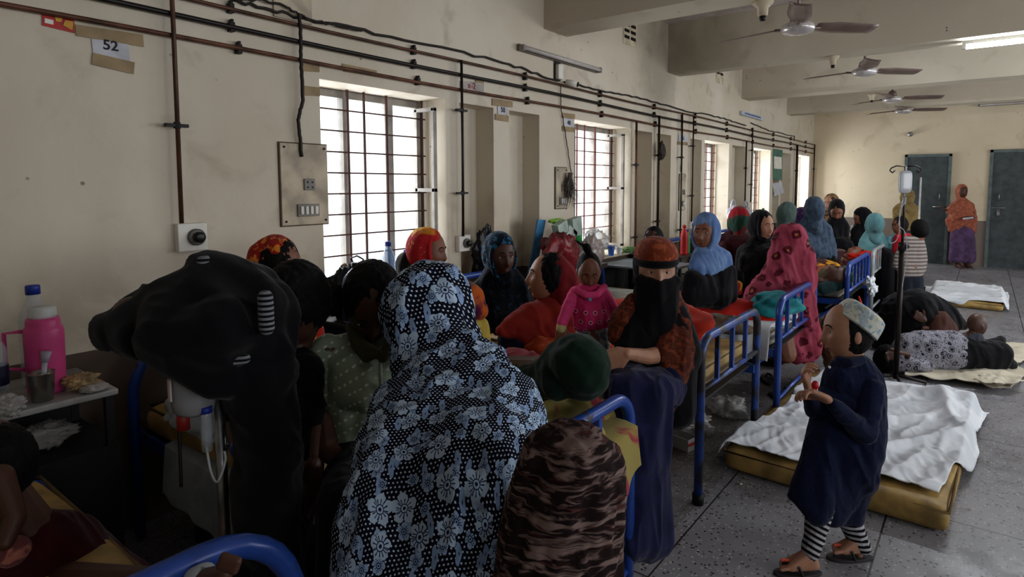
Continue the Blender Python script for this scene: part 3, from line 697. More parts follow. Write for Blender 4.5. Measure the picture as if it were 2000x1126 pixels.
def bottle(p, s, label, mat=M_cl, cap=M_capb, lab=None, liquid=None, name='plastic_bottle', cat='bottle', group=None):
    r = empty(name, p, label, cat, group)
    prof = [(.030*s, 0), (.034*s, .006*s)]
    for k in range(10): prof += [(.034*s, (.02+.014*k)*s), (.0325*s, (.027+.014*k)*s)]
    prof += [(.034*s, .165*s), (.030*s, .185*s), (.018*s, .212*s), (.013*s, .225*s), (.013*s, .238*s)]
    MB().lathe(prof, n=24).build('bottle_body', mat, r)
    MB().lathe([(.0155*s, .232*s), (.0155*s, .252*s), (.014*s, .255*s)], n=18).build('bottle_cap', cap, r)
    if lab: MB().lathe([(.0352*s, .06*s), (.0352*s, .125*s)], n=24, cap=False).build('bottle_label', lab, r)
    return r
bottle((-2.72, .645, .75), 1.42, 'clear bottle with a blue cap standing behind the pink thermos')
bottle((-2.60, .505, .75), 1.0, 'clear ribbed bottle with a dark label at the left edge of the photo', lab=M_label)
r = empty('steel_tumbler', (-2.50, .60, .75), 'steel tumbler holding a white plastic tool beside the thermos', 'cup')
MB().lathe([(.026, 0), (.030, .004), (.037, .095), (.039, .098), (.035, .098), (.029, .01), (.0, .008)], n=28, cap=False).build('cup_body', plain('tumbler_steel', '#8f8a84', .25, .9), r)
MB().tube([(0, 0, .03), (.006, .01, .13)], .008, 8).tube([(.006, .01, .13), (.008, .016, .165)], [.010, .016], 10).build('plastic_syringe', plain('syringe_white', '#a9a6b4', .4), r)
M_film = plain('thin_white_bag', '#a8a5a2', .35, var=.1); M_film2 = glass('clear_bag', '#b2b0ae', .5, .25)
lump('crumpled_bag', (-2.47, .50, .772), (.06, .045, .03), M_film, 'crumpled white plastic bag in front of the pink thermos', 'bag', .3, 9, 1)
lump('crumpled_bag', (-2.47, .44, .78), (.05, .05, .03), M_film, 'crumpled white wrapper at the left edge of the pale table', 'bag', .3, 8, 5)
lump('snack_packet', (-2.53, .72, .78), (.05, .05, .028), plain('packet_yellow_white', '#a58a62', .4, var=.3), 'torn yellow and white snack packet at the far corner of the pale table', 'packet', .3, 8, 6)
lump('folded_napkin', (-2.48, .74, .762), (.05, .045, .012), M_film, 'flat white paper napkin on the far corner of the pale table', 'napkin', .2, 9, 12)
lump('blue_cloth', (-2.66, .47, .79), (.05, .07, .035), plain('cloth_navy', '#141e45', .8), 'small navy cloth behind the thermos handle', 'cloth', .3, 7, 8)
lump('bag_on_shelf', (-2.6, .62, .60), (.07, .09, .04), M_film2, 'clear bag stuffed on the shelf under the pale table', 'bag', .3, 7, 9)
# table by window 1
r = empty('water_jug', (-2.58, 1.93, .76), 'large five litre plastic water jug with a dark label near the nearest window', 'bottle')
s = 1.0
MB().lathe([(.070, 0), (.078, .01), (.078, .10), (.078, .15), (.080, .155), (.079, .20), (.070, .235), (.045, .265), (.028, .28), (.026, .30)], n=36).build('jug_body', M_clb, r)
MB().lathe([(.0795, .02), (.0795, .135)], n=36, cap=False).build('jug_label', plain('jug_label_navy', '#0f1733', .4), r)
for k in range(4): MB().box((.058, -.055, .05+.02*k), (.002, .04, .006), rz=-.75).build('label_line', plain('label_print', '#8791a8', .4), r, smooth=False)
MB().lathe([(.029, .285), (.029, .31), (.026, .312)], n=24).build('jug_cap', plain('cap_black', '#10131e', .4), r)
MB().tube([(-.028, 0, .295), (-.05, .0, .33), (.0, 0, .345), (.05, 0, .33), (.028, 0, .295)], .005, 6).build('carry_handle', plain('cap_black', '#10131e', .4), r)
lump('carrier_bag', (-2.74, 2.02, .90), (.07, .16, .14), plain('bag_black', '#0d0d13', .35), 'black carrier bag behind the large water jug', 'bag', .25, 6, 21)
bottle((-2.72, 1.72, .58), 1.6, 'bottle with a red cap behind the dark-haired boy', cap=M_capr)
lump('cloth_bag', (-2.83, 2.06, SILL+.10), (.06, .12, .12), plain('bag_cream', '#b09a83', .8), 'cream cloth bag standing on the nearest window sill', 'bag', .3, 5, 22)
lump('carrier_bag', (-2.82, 2.20, SILL+.06), (.05, .06, .07), plain('bag_red', '#c0261d', .45), 'small red bag on the nearest window sill', 'bag', .3, 7, 23)
for i, (y, lb) in enumerate(((2.42, 'left blue water bottle on the nearest window sill'), (2.56, 'middle blue water bottle on the nearest window sill'), (2.70, 'right blue water bottle on the nearest window sill'))):
    bottle((-2.93, y, SILL+.004), 1.25 if i != 1 else 1.0, lb, mat=glass('blue_clear_plastic', '#6e9cc6', .5, .08), cap=M_capb, group='water bottles on the nearest sill')
# niche items
lump('carrier_bag', (-2.83, 3.20, .98), (.06, .13, .19), plain('bag_black', '#0d0d13', .35), 'black carrier bag leaning in the first niche', 'bag', .28, 6, 31)
o = MB().box((0, 0, 0), (.012, .10, .46), M=np.array(((1, 0, .15), (0, 1, .1), (-.15, -.1, 1)))).build('folder', plain('folder_blue', '#3f7fae', .5), smooth=False, bevel=.002); o.location = (-2.72, 3.66, .975); tag(o, 'blue plastic folder standing against the divider between the nearest niches', 'folder')
lump('plastic_bag', (-2.52, 3.70, .95), (.12, .22, .17), plain('bag_maroon', '#6e1b22', .35, var=.3), 'maroon plastic bag heaped on the low table below the niches', 'bag', .25, 5, 32)
lump('plastic_bag', (-2.46, 3.98, .92), (.10, .17, .15), glass('bag_clear_white', '#b9a9a4', .65, .25), 'clear plastic bag with clothes right of the maroon bag', 'bag', .28, 6, 33)
for i, (dy, dz, rot, mt, lb) in enumerate(((0, 0, .3, '#a5b8ac', 'pale green carton tilted on top of the maroon bag'), (.12, -.05, -.5, '#b9c4bf', 'white carton lying on the clear bag'), (.20, .0, .15, '#a3b5ab', 'small upright pale carton beside the niche edge'))):
    cs, sn = math.cos(rot), math.sin(rot)
    o = MB().box((0, 0, 0), (.06, .13, .09 if i != 2 else .14), M=np.array(((1, 0, 0), (0, cs, -sn), (0, sn, cs)))).box((.031, 0, 0), (.002, .09, .03), M=np.array(((1, 0, 0), (0, cs, -sn), (0, sn, cs)))).build('medicine_carton', plain('carton_%d' % i, mt, .5), smooth=False, bevel=.003); o.location = (-2.58, 3.78+dy, 1.14+dz); tag(o, lb, 'carton', 'cartons on the bag heap')
lump('green_wrapper', (-2.64, 3.82, 1.19), (.03, .10, .02), plain('wrapper_green', '#7fae3c', .4), 'bright green wrapper on top of the cartons', 'wrapper', .3, 7, 34)
M_gr = glass('green_plastic', '#1fa04a', .8, .1)
p = at(1116, 516, x=-2.6)
bottle((-2.70, 4.19, .80), 1.55, 'large green soda bottle nearer the camera left of the second window', mat=M_gr, cap=plain('cap_green', '#17803a', .4), lab=plain('label_green', '#116b34', .4))
bottle((-2.84, 4.40, .80), 1.5, 'large green soda bottle standing behind the other one', mat=M_gr, cap=plain('cap_green', '#17803a', .4), lab=plain('label_green', '#116b34', .4))
tag(box('wooden_ledge', M_tab2, WX+.02, -2.58, 4.08, 4.50, .76, .80), 'dark ledge holding the green soda bottles', 'shelf')
def bowl(p, r_, h, mat, label, name='plastic_bowl', cat='bowl'):
    r = empty(name, p, label, cat); MB().lathe([(r_*.7, 0), (r_*.95, h*.95), (r_, h), (r_*.94, h), (r_*.66, h*.06), (0, h*.06)], n=24, cap=False).build('bowl_body', mat, r); return r
bowl((-2.25, 4.88, .74), .075, .07, M_white, 'white plastic bowl on the blue-grey table behind the baby')
bowl((-2.37, 4.86, .74), .085, .075, M_capr, 'red plastic bowl behind the white bowl')
bowl((-2.80, 4.95, SILL+.004), .035, .09, plain('cup_blue_white', '#3a62b4', .4, var=.4), 'blue and white cup on the second window sill', 'cup', 'cup')
bowl((-2.80, 5.10, SILL+.004), .035, .07, M_white, 'white cup on the second window sill', 'cup', 'cup')
lump('green_leaves', (-2.80, 5.30, SILL+.03), (.05, .10, .03), plain('leafy_green', '#4f6b3c', .8), 'bunch of green leaves on the second window sill', 'vegetables', .3, 8, 41)
lump('plastic_bag', (-2.92, 4.85, SILL+.13), (.06, .22, .12), M_film2, 'frosted white bag on the second window sill', 'bag', .3, 6, 42)
lump('tray_papers', (-2.40, 5.08, .76), (.08, .14, .02), plain('paper_blue_grey', '#8f9ab3', .6), 'pile of blue-grey papers on the blue-grey table', 'papers', .25, 8, 43)
bottle((-2.36, 5.62, .78), 1.15, 'tall narrow red bottle on the dark table beyond the second window', mat=plain('red_plastic', '#a8201f', .35), cap=plain('red_plastic', '#a8201f', .35))
bottle((-2.38, 5.74, .78), .95, 'small green bottle beside the tall red one', mat=plain('green_dark_plastic', '#1d6b34', .35), cap=M_capb)
for i, (px, lb) in enumerate(((1452, 'left white carrier bag hanging by its handles before the fourth window'), (1476, 'right white carrier bag hanging by its handles before the fourth window'))):
    p = at(px, 425, x=-2.6); r = empty('carrier_bag', (WX+.07, p[1]*1.025, p[2]+.04), lb, 'bag', 'white carrier bags before the fourth window')
    lump('bag_body', (0, 0, 0), (.08, .13, .12), plain('bag_white', '#b9b9c2', .4), None, None, .25, 6, 51+i, r)
    MB().tube([(0, .09*math.cos(a), .08+.11*math.sin(a)) for a in np.linspace(0, math.pi, 10)], .012, 6).build('bag_handle', plain('bag_white', '#b9b9c2', .4), r)
p = at(1490, 430, x=-2.6); bottle((p[0], p[1], p[2]-.1), 1.1, 'green bottle seen between the heads before the fourth window', mat=M_gr, cap=plain('cap_green', '#17803a', .4))
# ------------------------------------------------------------------ bedding and cloths on beds
M_redbl = cloth('red_blanket', '#c4210f', '#a81a0c', 4, .4, .6); M_tealc = cloth('teal_cloth', '#1f7f86', '#17686f', 6, .4, .6)
def drape(name, c, r, mat, label, cat, amp=.2, freq=6, seed=0, folds=((.2, 1, 0), 14, .012)):
    c = np.array(c, float); r = np.array(r, float)
    def fn(U):
        V = U*r*(1+amp*(vnoise(U*freq*.5+seed, seed)*2-1))[:, None]; V[:, 2] = np.maximum(V[:, 2], -r[2]*.35)
        if folds: V = V+U*(folds[2]*(ridge(V, folds[0], folds[1], seed)-.5))[:, None]
        return V
    o = MB().sphgrid(fn, 80, 50).build(name, mat); o.location = c; return tag(o, label, cat)
drape('red_blanket', (-1.55, 4.05, .60), (.52, .24, .10), M_redbl, 'bright red blanket spread on the bed behind the woman in the face veil', 'blanket', .15, 4, 61)
drape('red_blanket', (-1.55, 3.25, .66), (.35, .26, .13), cloth('orange_red_cloth', '#b4301a', '#9d2614', 5, .4, .6), 'orange-red cloth heaped behind the veiled woman on her bed', 'blanket', .2, 5, 62)
drape('teal_cloth', (-1.10, 4.18, .66), (.16, .26, .085), M_tealc, 'crumpled teal cloth hung against the bed foot rail', 'cloth', .2, 5, 63, ((.4, 1, .3), 16, .02))
drape('clothes_bundle', (-1.32, 3.62, .60), (.25, .12, .07), cloth('bundle_dark', '#221f1d', '#5f5243', 12), 'dark clothes bundle at the corner of the worn blue bed', 'clothes', .2, 5, 64)
# sheet hanging over the near side of bed C
def hang(name, pts_top, drop, mat, label, cat='sheet', seed=1, amp=.02, n=40, out=(0, -1)):
    A, B = np.array(pts_top[0], float), np.array(pts_top[1], float); c = (A+B)/2; o2 = np.array((out[0], out[1], 0.))
    def fn(u, v):
        p = A*(1-u)+B*u-c; dz = drop*(.65+.5*vnoise(np.array([[u*4+seed, 0, 0]]), seed)[0]); w_ = amp*math.sin(u*22+3*math.sin(u*5+seed)+v)*v
        inn = max(0, .25-v)/.25
        q = p+o2*(.015+.03*v+w_-.22*inn)+np.array((0, 0, -dz*max(0, v-.2)/.8+.015*(1-inn)*0))
        return tuple(q)
    o = MB().grid(fn, n*2, n).build(name, mat, solid=.003); o.location = c; return tag(o, label, cat)
hang('bed_sheet', [(-2.0, 3.80, .60), (-1.02, 3.80, .60)], .26, M_sheet, 'white sheet hanging over the near side of the red blanket bed', seed=3, amp=.03)
drape('bed_sheet', (-1.25, 4.22, .575), (.26, .46, .045), M_sheet, 'white sheet rumpled on the mattress end under the teal cloth', 'sheet', .12, 5, 66)
hang('bed_sheet', [(-2.45, .965, .50), (-1.45, .965, .50)], .26, M_sheet_bl, 'grey-white sheet hanging off the near side of the foreground bed', seed=5, amp=.007)
drape('bed_sheet', (-2.30, 1.10, .60), (.36, .16, .05), M_sheet_bl, 'rumpled grey-white sheet on the mattress behind the drip pole', 'sheet', .2, 5, 66)
drape('teal_dress', (-2.35, 1.25, .70), (.30, .20, .15), cloth('teal_grey', '#3b6a77', '#5b3038', 5, .56, .62), 'teal and maroon clothing heaped at the head of the foreground bed', 'clothes', .2, 5, 67, ((1, .3, .3), 12, .03))
drape('pillow', (-2.52, 1.3, .72), (.12, .26, .10), plain('pillow_grey', '#4d4a4a', .8), 'grey pillow against the arched blue headboard', 'pillow', .1, 4, 68)
# yellow and red printed cover at foot of bed A
M_yel = cloth('yellow_red_print', '#8d7f45', '#8c3038', 6, .54, .6)
drape('printed_cover', (-1.10, 1.56, .66), (.15, .26, .11), M_yel, 'yellow and red printed cover bunched at the foot of the foreground bed', 'blanket', .25, 5, 71, ((.3, .2, 1), 12, .03))
hang('printed_cover', [(-.90, 1.18, .68), (-.90, 1.74, .69)], .18, M_yel, 'corner of the yellow and red printed cover falling over the blue rail', 'blanket', seed=4, out=(1, 0), amp=.012)
drape('patterned_quilt', (-1.6, 6.35, .66), (.5, .4, .15), cloth('quilt_yellow', '#c58a1d', '#3b1218', 9, .47, .53), 'yellow and maroon patterned quilt over the patient on the orange pillow', 'blanket', .15, 4, 72)
drape('orange_pillow', (-1.17, 6.12, .61), (.17, .28, .10), cloth('pillow_orange', '#8c3a1c', '#3c3a1c', 8), 'orange and olive printed pillow under the dark-faced patient', 'pillow', .12, 4, 73)
drape('red_clothes', (-1.75, 4.85, .62), (.2, .2, .12), cloth('red_multi', '#a01c22', '#d79a2a', 9, .6, .64), 'red and multicoloured clothes heaped between the two black-clad women', 'clothes', .2, 5, 74)
drape('red_cloth', (-1.10, 7.55, .68), (.16, .22, .06), M_redbl, 'small bright red cloth on the pale-railed bed', 'cloth', .2, 5, 75)
drape('clothes_bundle', (-1.5, 7.4, .68), (.3, .2, .13), cloth('bundle_tan', '#7b6355', '#3a2226', 10), 'tan and maroon bundle on the pale-railed bed', 'clothes', .25, 5, 76)
drape('white_bundle', (-1.35, 9.3, .74), (.25, .25, .16), cloth('bundle_white', '#9d9a9a', '#4a4a4d', 12), 'grey and white bundle of bedding on the far bed', 'clothes', .25, 5, 77)
o = MB().tube([(0, 0, 0), (0, .05, .0), (0, .14, .005)], [.016, .026, .024], 12).build('white_remote', M_white); o.location = (-1.42, 3.86, .72); tag(o, 'small white plastic device lying on the red blanket', 'device')
for i, (y, z, lb) in enumerate(((6.75, .50, 'upper knotted white cloth tied on the blue rail beyond the boy'), (6.95, .40, 'lower knotted white cloth hanging between two bed rails'))):
    lump('knotted_cloth', (-.88, y, z), (.04, .07, .07), M_sheet, lb, 'cloth', .35, 6, 80+i)
# red tassel bag and ochre bundle between rails
lump('cloth_bundle', (-.86, 4.92, .30), (.10, .12, .26), cloth('ochre_print', '#7a5a34', '#4c3420', 12), 'ochre printed cloth bundle behind the boy with the cap', 'bundle', .15, 5, 84)
MB().tube([(0, 0, 0), (.03, .05, -.12), (.06, .1, -.24)], [.006, .012, .028], 8).build('red_ribbon', plain('ribbon_red', '#c02018', .6)).location = (-.72, 5.0, .64)
tag(bpy.data.objects['red_ribbon'], 'red ribbon hanging behind the cap of the boy', 'ribbon')
# ------------------------------------------------------------------ under the beds, floor litter
M_box = plain('carton_white', '#a8a5a0', .6)
r = empty('long_carton', (-1.40, 3.16, 0), 'long shallow white carton with a red stripe on the floor under the worn blue bed', 'carton'); r.rotation_euler = (0, 0, math.radians(-14))
b_ = MB().bx(-.17, .17, -.045, .045, 0, .004)
for a in ((-.17, .17, -.045, -.042), (-.17, .17, .042, .045), (-.17, -.167, -.045, .045), (.167, .17, -.045, .045)): b_.bx(a[0], a[1], a[2], a[3], 0, .07)
b_.build('carton_tray', M_box, r, smooth=False); MB().bx(.1705, .172, -.045, .045, .035, .048).build('red_stripe', plain('stripe_red', '#b3261e', .6), r, smooth=False)
for i, (x, y, s_, lb) in enumerate(((-1.35, 3.35, .10, 'crumpled clear plastic bag on the floor under the worn blue bed, nearest one'), (-1.25, 3.75, .09, 'crumpled clear plastic bag on the floor between the two blue beds'), (-1.6, 3.9, .10, 'grey plastic bag on the floor further under the red blanket bed'))):
    lump('plastic_bag', (x, y, s_*.6), (s_*1.3, s_*1.2, s_*.7), M_film2, lb, 'bag', .35, 6, 90+i, flat=-s_*.55)
def slipper(x, y, a, label, sc=1, sole='#1b1718', strap='#3a2d28', group=None, s2=None, up=0.):
    r = empty('sandal', (x, y, 0), label, 'sandal', group); r.rotation_euler = (0, 0, math.radians(a))
    prof = [(math.cos(t)*.0, 0) for t in (0,)]
    m = MB(); n = 28; V = []
    for z in (0.0, .016*sc):
        for k in range(n):
            t = 2*math.pi*k/n; yy = math.cos(t)*.125*sc; w_ = (.040+.008*math.sin(yy/(.125*sc)*1.4+.3))*sc
            V.append((math.sin(t)*w_, yy, z))
    m.add(V, [tuple(range(n))[::-1], tuple(range(n, 2*n))]+[(k, (k+1) % n, n+(k+1) % n, n+k) for k in range(n)]).build('sole', plain('sole_'+sole, sole, .7), r, smooth=False, bevel=.003)
    for sg in (-1, 1):
        MB().tube([(sg*.038*sc, -.012*sc, .012*sc), (sg*.036*sc, .01*sc, .035*sc+up), (sg*.016*sc, .045*sc, .040*sc+up), (0, .078*sc, .030*sc+up), (0, .085*sc, .014*sc)], [.006*sc, .009*sc, .009*sc, .007*sc, .004*sc], 8).build('strap', plain('strap_'+(s2 or strap), s2 or strap, .6), r)
    return r
slipper(-1.05, 4.25, 60, 'brown sandal under the foot of the red blanket bed, left one'); slipper(-.98, 4.45, 75, 'brown sandal under the foot of the red blanket bed, right one')
slipper(-1.25, 4.6, 20, 'dark sandal farther under the red blanket bed')
o = MB().tube([(0, 0, .01), (.03, .03, .01)], [.012, .01], 8).build('plastic_litter', M_white); o.location = (.29, 5.1, 0); tag(o, 'tiny white bottle cap on the aisle floor at the right edge', 'cap')
rr = random.Random(9)
for i in range(5):
    x, y = rr.uniform(-1.5, -.2), rr.uniform(2.0, 4.4)
    if -1.05 < x < .1 and y > 2.9: x = rr.uniform(-1.6, -1.1)
    o = lump('paper_scrap', (x, y, .004), (rr.uniform(.008, .018), rr.uniform(.006, .012), .003), M_white, ['white paper scrap on the floor near the foot of the worn blue bed', 'smallest white scrap on the open aisle floor', 'white scrap on the floor below the red blanket bed', 'pale scrap on the floor close to the long carton', 'white scrap on the floor in front of the foreground bed'][i], 'litter', .3, 5, 100+i, n=5)
# ------------------------------------------------------------------ drip stands
M_pole = plain('pole_dark', '#2b2524', .4, .7); M_poleS = plain('pole_steel', '#8f8f92', .3, .9, var=.2)
def hook_top(m, z, w_):
    for sg in (-1, 1):
        d = RT*sg
        m.tube([d*0+(0, 0, z), d*w_+(0, 0, z+.004), d*(w_+.035)+(0, 0, z-.012), d*(w_+.045)+(0, 0, z-.03), d*(w_+.025)+(0, 0, z-.045), d*(w_+.008)+(0, 0, z-.03)], .005, 6)
r = empty('drip_stand', (-.47, 5.12, 0), 'tall dark drip stand with two hooks standing in the aisle', 'drip stand')
MB().tube([(0, 0, .03), (0, 0, 1.0)], .019, 12).build('outer_pole', M_pole, r); MB().tube([(0, 0, .95), (0, 0, 1.60)], .009, 10).build('inner_pole', M_pole, r)
MB().tube([(0, 0, .99), (0, 0, 1.05)], .026, 12).ell((.03, 0, 1.02), .018).build('height_clamp', M_clip, r)
hk = MB(); hook_top(hk, 1.60, .07); hk.build('hook_arm', M_pole, r)
bs = MB()
for k in range(4): a = math.radians(20+90*k); bs.tube([(0, 0, .06), (.2*math.cos(a), .2*math.sin(a), .02)], .012, 8)
bs.build('base_legs', M_pole, r)
def drip_bag(p, s_, label, liquid='#b8bcc2'):
    r = empty('drip_bag', p, label, 'drip bag'); R3 = np.array((RT, -FW, (0, 0, 1))).T
    m = MB(); m.sphgrid(lambda U: (np.sign(U)*np.abs(U)**.45*np.array((.045, .016, .08))*s_)@R3.T, 40, 24); m.build('bag', glass('drip_bag_plastic', liquid, .75, .15), r)
    MB().add(((np.array([(-.03, -.0175, -.045), (.03, -.0175, -.045), (.03, -.0175, .03), (-.03, -.0175, .03)])*s_)@R3.T), [(0, 1, 2, 3)]).build('bag_label', plain('label_white', '#b9bcc4', .5), r, smooth=False, solid=.001)
    MB().tube([(0, 0, -.08*s_), (0, 0, -.11*s_)], .006*s_, 8).tube([(0, 0, -.11*s_), (0, 0, -.16*s_)], .012*s_, 12).build('drip_chamber', M_cl, r)
    MB().tube([(0, 0, .075*s_), (0, 0, .11*s_)], .004*s_, 6).build('hanger', M_white, r)
    return r
b0 = W(1768, 355, 4.32); drip_bag(b0, 1.0, 'clear drip bag hanging from the right hook of the aisle drip stand')
def vtube(label, pts, r_=.003, mat=None):
    P = [np.array(p, float) for p in pts]; Q = []
    for i in range(len(P)-1):
        p0 = P[max(i-1, 0)]; p1 = P[i]; p2 = P[i+1]; p3 = P[min(i+2, len(P)-1)]
        for k in range(6):
            t = k/6; Q.append(.5*((2*p1)+(-p0+p2)*t+(2*p0-5*p1+4*p2-p3)*t*t+(-p0+3*p1-3*p2+p3)*t**3))
    Q.append(P[-1]); c = Q[0].copy(); o = MB().tube([q-c for q in Q], r_, 6).build('drip_tube', mat or plain('tube_milky', '#a9abad', .3)); o.location = c; return tag(o, label, 'tube')
vtube('looping clear drip tube of the aisle drip stand', [W(x, y, 4.3) for x, y in ((1762, 392), (1758, 420), (1756, 460), (1758, 420+70), (1762, 425), (1766, 500), (1757, 470))][:2]+[W(x, y, 4.3) for x, y in ((1757, 400), (1756, 440), (1768, 455), (1771, 500), (1762, 560), (1757, 468+8), (1746, 478), (1737, 470))][1:5])
vtube('clear drip tube curling back below the aisle drip bag', [W(x, y, 4.3) for x, y in ((1770, 385), (1768, 395), (1764, 400), (1771, 405), (1770, 402), (1766, 380))][:3]+[W(x, y, 4.3) for x, y in ((1759, 420), (1762, 440), (1764, 460), (1768, 466), (1765, 458))][0:0]+[W(1757, 415, 4.3), W(1757, 450, 4.3), W(1750, 470, 4.3), W(1738, 474, 4.3), W(1740, 462, 4.3)])
p = W(1799, 345, 8.5); r = empty('drip_stand', (p[0], p[1], 0), 'thin white drip stand beside the woman in the yellow shawl', 'drip stand')
MB().tube([(0, 0, .03), (0, 0, 1.57)], .012, 10).build('pole', plain('pole_white', '#b7b6b2', .4), r); MB().lathe([(.16, 0), (.16, .02), (.03, .05)], n=20).build('base', M_pole, r)
# near drip stand
q = W(425, 720, 1.42); r = empty('drip_stand', (q[0], q[1], 0), 'shiny steel drip stand in the left foreground', 'drip stand')
MB().tube([(0, 0, .03), (0, 0, 1.12)], .0125, 14).build('pole', M_poleS, r); MB().tube([(0, 0, 1.0), (0, 0, 1.05)], .018, 12).build('height_clamp', M_clip, r)
bs = MB()
for k in range(4): a = math.radians(45+90*k); bs.tube([(0, 0, .06), (.18*math.cos(a), .18*math.sin(a), .02)], .012, 8)
bs.build('base_legs', M_pole, r)
b0 = W(378, 752, 1.40); r = empty('drip_bottle', b0, 'soft plastic drip bottle with a red port hanging under the black garment', 'drip bottle')
MB().lathe([(.0, -.068), (.03, -.066), (.044, -.055), (.048, -.03), (.049, .05), (.042, .07), (.02, .085)], n=28).build('bottle_body', glass('drip_bottle_plastic', '#8d8e93', .75, .12), r)
MB().lathe([(.044, -.052), (.0475, -.03), (.0475, -.02), (0, -.018)], n=24, cap=False).build('liquid', glass('liquid_straw', '#b3a98c', .8, .1), r)
MB().box(tuple(-RT*.028-FW*.045), (.012, .004, .05)).build('paper_tag', plain('tag_pink_white', '#b5a5a2', .6), r, smooth=False)
MB().lathe([(.014, -.105), (.014, -.06)], tuple(-RT*.028), n=14).build('red_port', plain('port_red', '#7e1d18', .5), r)
vtube('black tube running down from the red port of the drip bottle', [W(350, 800, 1.40), W(351, 860, 1.40), W(354, 950, 1.40)], .004, M_clip)
r = empty('drip_chamber', W(403, 830, 1.39), 'clear drip chamber with a blue collar hanging beside the steel stand', 'drip chamber')
MB().lathe([(.011, -.06), (.012, -.02), (.012, .03), (.008, .04)], n=16).build('chamber_tube', M_cl, r); MB().lathe([(.014, .03), (.014, .045)], n=14).build('blue_collar', M_capb, r)
vtube('milky tube curling beside the steel stand', [W(403, 870, 1.39), W(412, 920, 1.39), W(425, 940, 1.38), W(440, 900, 1.38), W(438, 880, 1.38)], .003)

# added dark block standing in for the shade under the foreground bed
r = empty('shade_block', (-1.9, 1.36, 0), 'added dark block standing in for shade under the foreground bed', 'shade block')
MB().bx(-.62, .62, -.30, .30, .02, .34).build('shade_block_body', M_tab, r, smooth=False, bevel=.01); MB().bx(-.63, .63, -.31, .31, .34, .40).build('shade_block_lid', M_darkmetal, r, smooth=False, bevel=.01)
# ------------------------------------------------------------------ people
NH = -FW.copy(); NH[2] = 0; NH /= np.linalg.norm(NH)
def face_fn(U):
    x, y, z = U[:, 0].copy(), U[:, 1].copy(), U[:, 2].copy(); fr = y > 0
    k = np.clip(-z, 0, 1)
    yy = np.where(fr, np.abs(y)**.78, y)
    px = .073*x*(1-.26*k**1.6); py = .092*yy; pz = .118*z
    py = np.where(fr, py-.004*k, py*(1-.30*k))
    g = lambda a, s_: np.exp(-(a/s_)**2)
    nose = np.interp(z, [-.43, -.33, -.24, .10, .2], [0, .75, 1, .18, 0]); nw = np.interp(z, [-.4, -.2, .15], [.22, .17, .09])
    F = np.where(fr, 1., 0.)*np.clip(y*3, 0, 1)
    py = py+F*.023*nose*np.exp(-(x/nw)**2)
    py = py-F*.008*(g(x-.40, .20)+g(x+.40, .20))*g(z-.06, .13)
    py = py+F*.004*g(z-.24, .09)*g(x, .6)
    py = py+F*.004*(g(x-.5, .2)+g(x+.5, .2))*g(z+.25, .2)
    py = py+F*.0075*g(x, .25)*(g(z+.49, .05)+g(z+.60, .06))
    py = py-F*.004*g(x, .3)*g(z+.72, .06)+F*.008*g(x, .3)*g(z+.86, .12)
    return np.c_[px, py, pz]
HANDS = {}
def hand(m, w, d, nrm, s=1., curl=.5, side=1):
    w = np.array(w, float); d = np.array(d, float); d /= np.linalg.norm(d); nrm = np.array(nrm, float); nrm -= d*(nrm@d); nrm /= np.linalg.norm(nrm); sd = np.cross(d, nrm)*side
    m.hull([(w, .020*s), (w+d*.085*s+sd*.028*s, .0125*s), (w+d*.088*s-sd*.026*s, .012*s), (w+d*.03*s-sd*.024*s, .014*s), (w+d*.03*s+sd*.026*s, .014*s)])
    for i, (o_, L) in enumerate(((.030, .066), (.011, .075), (-.008, .070), (-.026, .055))):
        p0 = w+d*.086*s+sd*o_*s; a1, a2, a3 = curl*.7, curl*1.7, curl*2.3; P = [(p0, .0092*s)]; q = p0
        for a, f in ((a1, .45), (a2, .32), (a3, .23)):
            q = q+(d*math.cos(a)+nrm*math.sin(a)+sd*o_*1.2)*L*f*s; P.append((q, (.0086-.0006*len(P))*s))
        m.chain(P)
    t0 = w+d*.025*s+sd*.024*s; t1 = t0+(d*.6+sd*.7+nrm*.25)*.042*s; t2 = t1+(d*.85+sd*.25+nrm*.4)*.030*s
    m.chain([(t0, .013*s), (t1, .0105*s), (t2, .0085*s)])
def foot(m, ank, d, s=1.):
    ank = np.array(ank, float); d = np.array((d[0], d[1], 0.)); d /= np.linalg.norm(d); sd = np.array((-d[1], d[0], 0))
    z = np.array((ank[0], ank[1], ank[2]-.06*s)); m.hull([(ank, .032*s), (z-d*.03*s, .026*s), (z+d*.10*s+sd*.02*s, .021*s), (z+d*.10*s-sd*.025*s, .019*s)])
    for i in range(5): a = z+d*.115*s+sd*(.030-.015*i)*s; m.hull([(a, .0105*s), (a+d*(.035-.005*i)*s+np.array((0, 0, -.006*s)), .0095*s)])
def skinmat(name, c):
    if name in _mc: return _mc[name]
    m = Mat(name, .5, 0, .35); v = m.coord(); m.col(m.mix(m.ramp(m.noise(v, 30, 4), .3, .7), tuple(a*.92 for a in _srgb(c)), c)); m.bump(m.noise(v, 180, 3), .12, .001)
    m.b.inputs['Subsurface Weight'].default_value = .0; _mc[name] = m.mat; return m.mat
SK = {'d': skinmat('skin_deep', '#4a2c20'), 'm': skinmat('skin_brown', '#7a4c38'), 'l': skinmat('skin_light_brown', '#a5765c')}
M_eye = plain('eye_white', '#a8a29b', .25, var=0, bump=0); M_iris = plain('iris_dark', '#120b08', .2, var=0, bump=0); M_brow = plain('brow_dark', '#0c0908', .9); M_lip = plain('lip_brown', '#5d2f2a', .5)
def hairmat():
    m = Mat('hair_black', .5, 0, .4); v = m.coord('Object', (1, 1, .2)); n = m.noise(v, 120, 4); m.col(m.mix(n, '#030303', '#0a0809')); m.bump(n, .6, .004); return m.mat
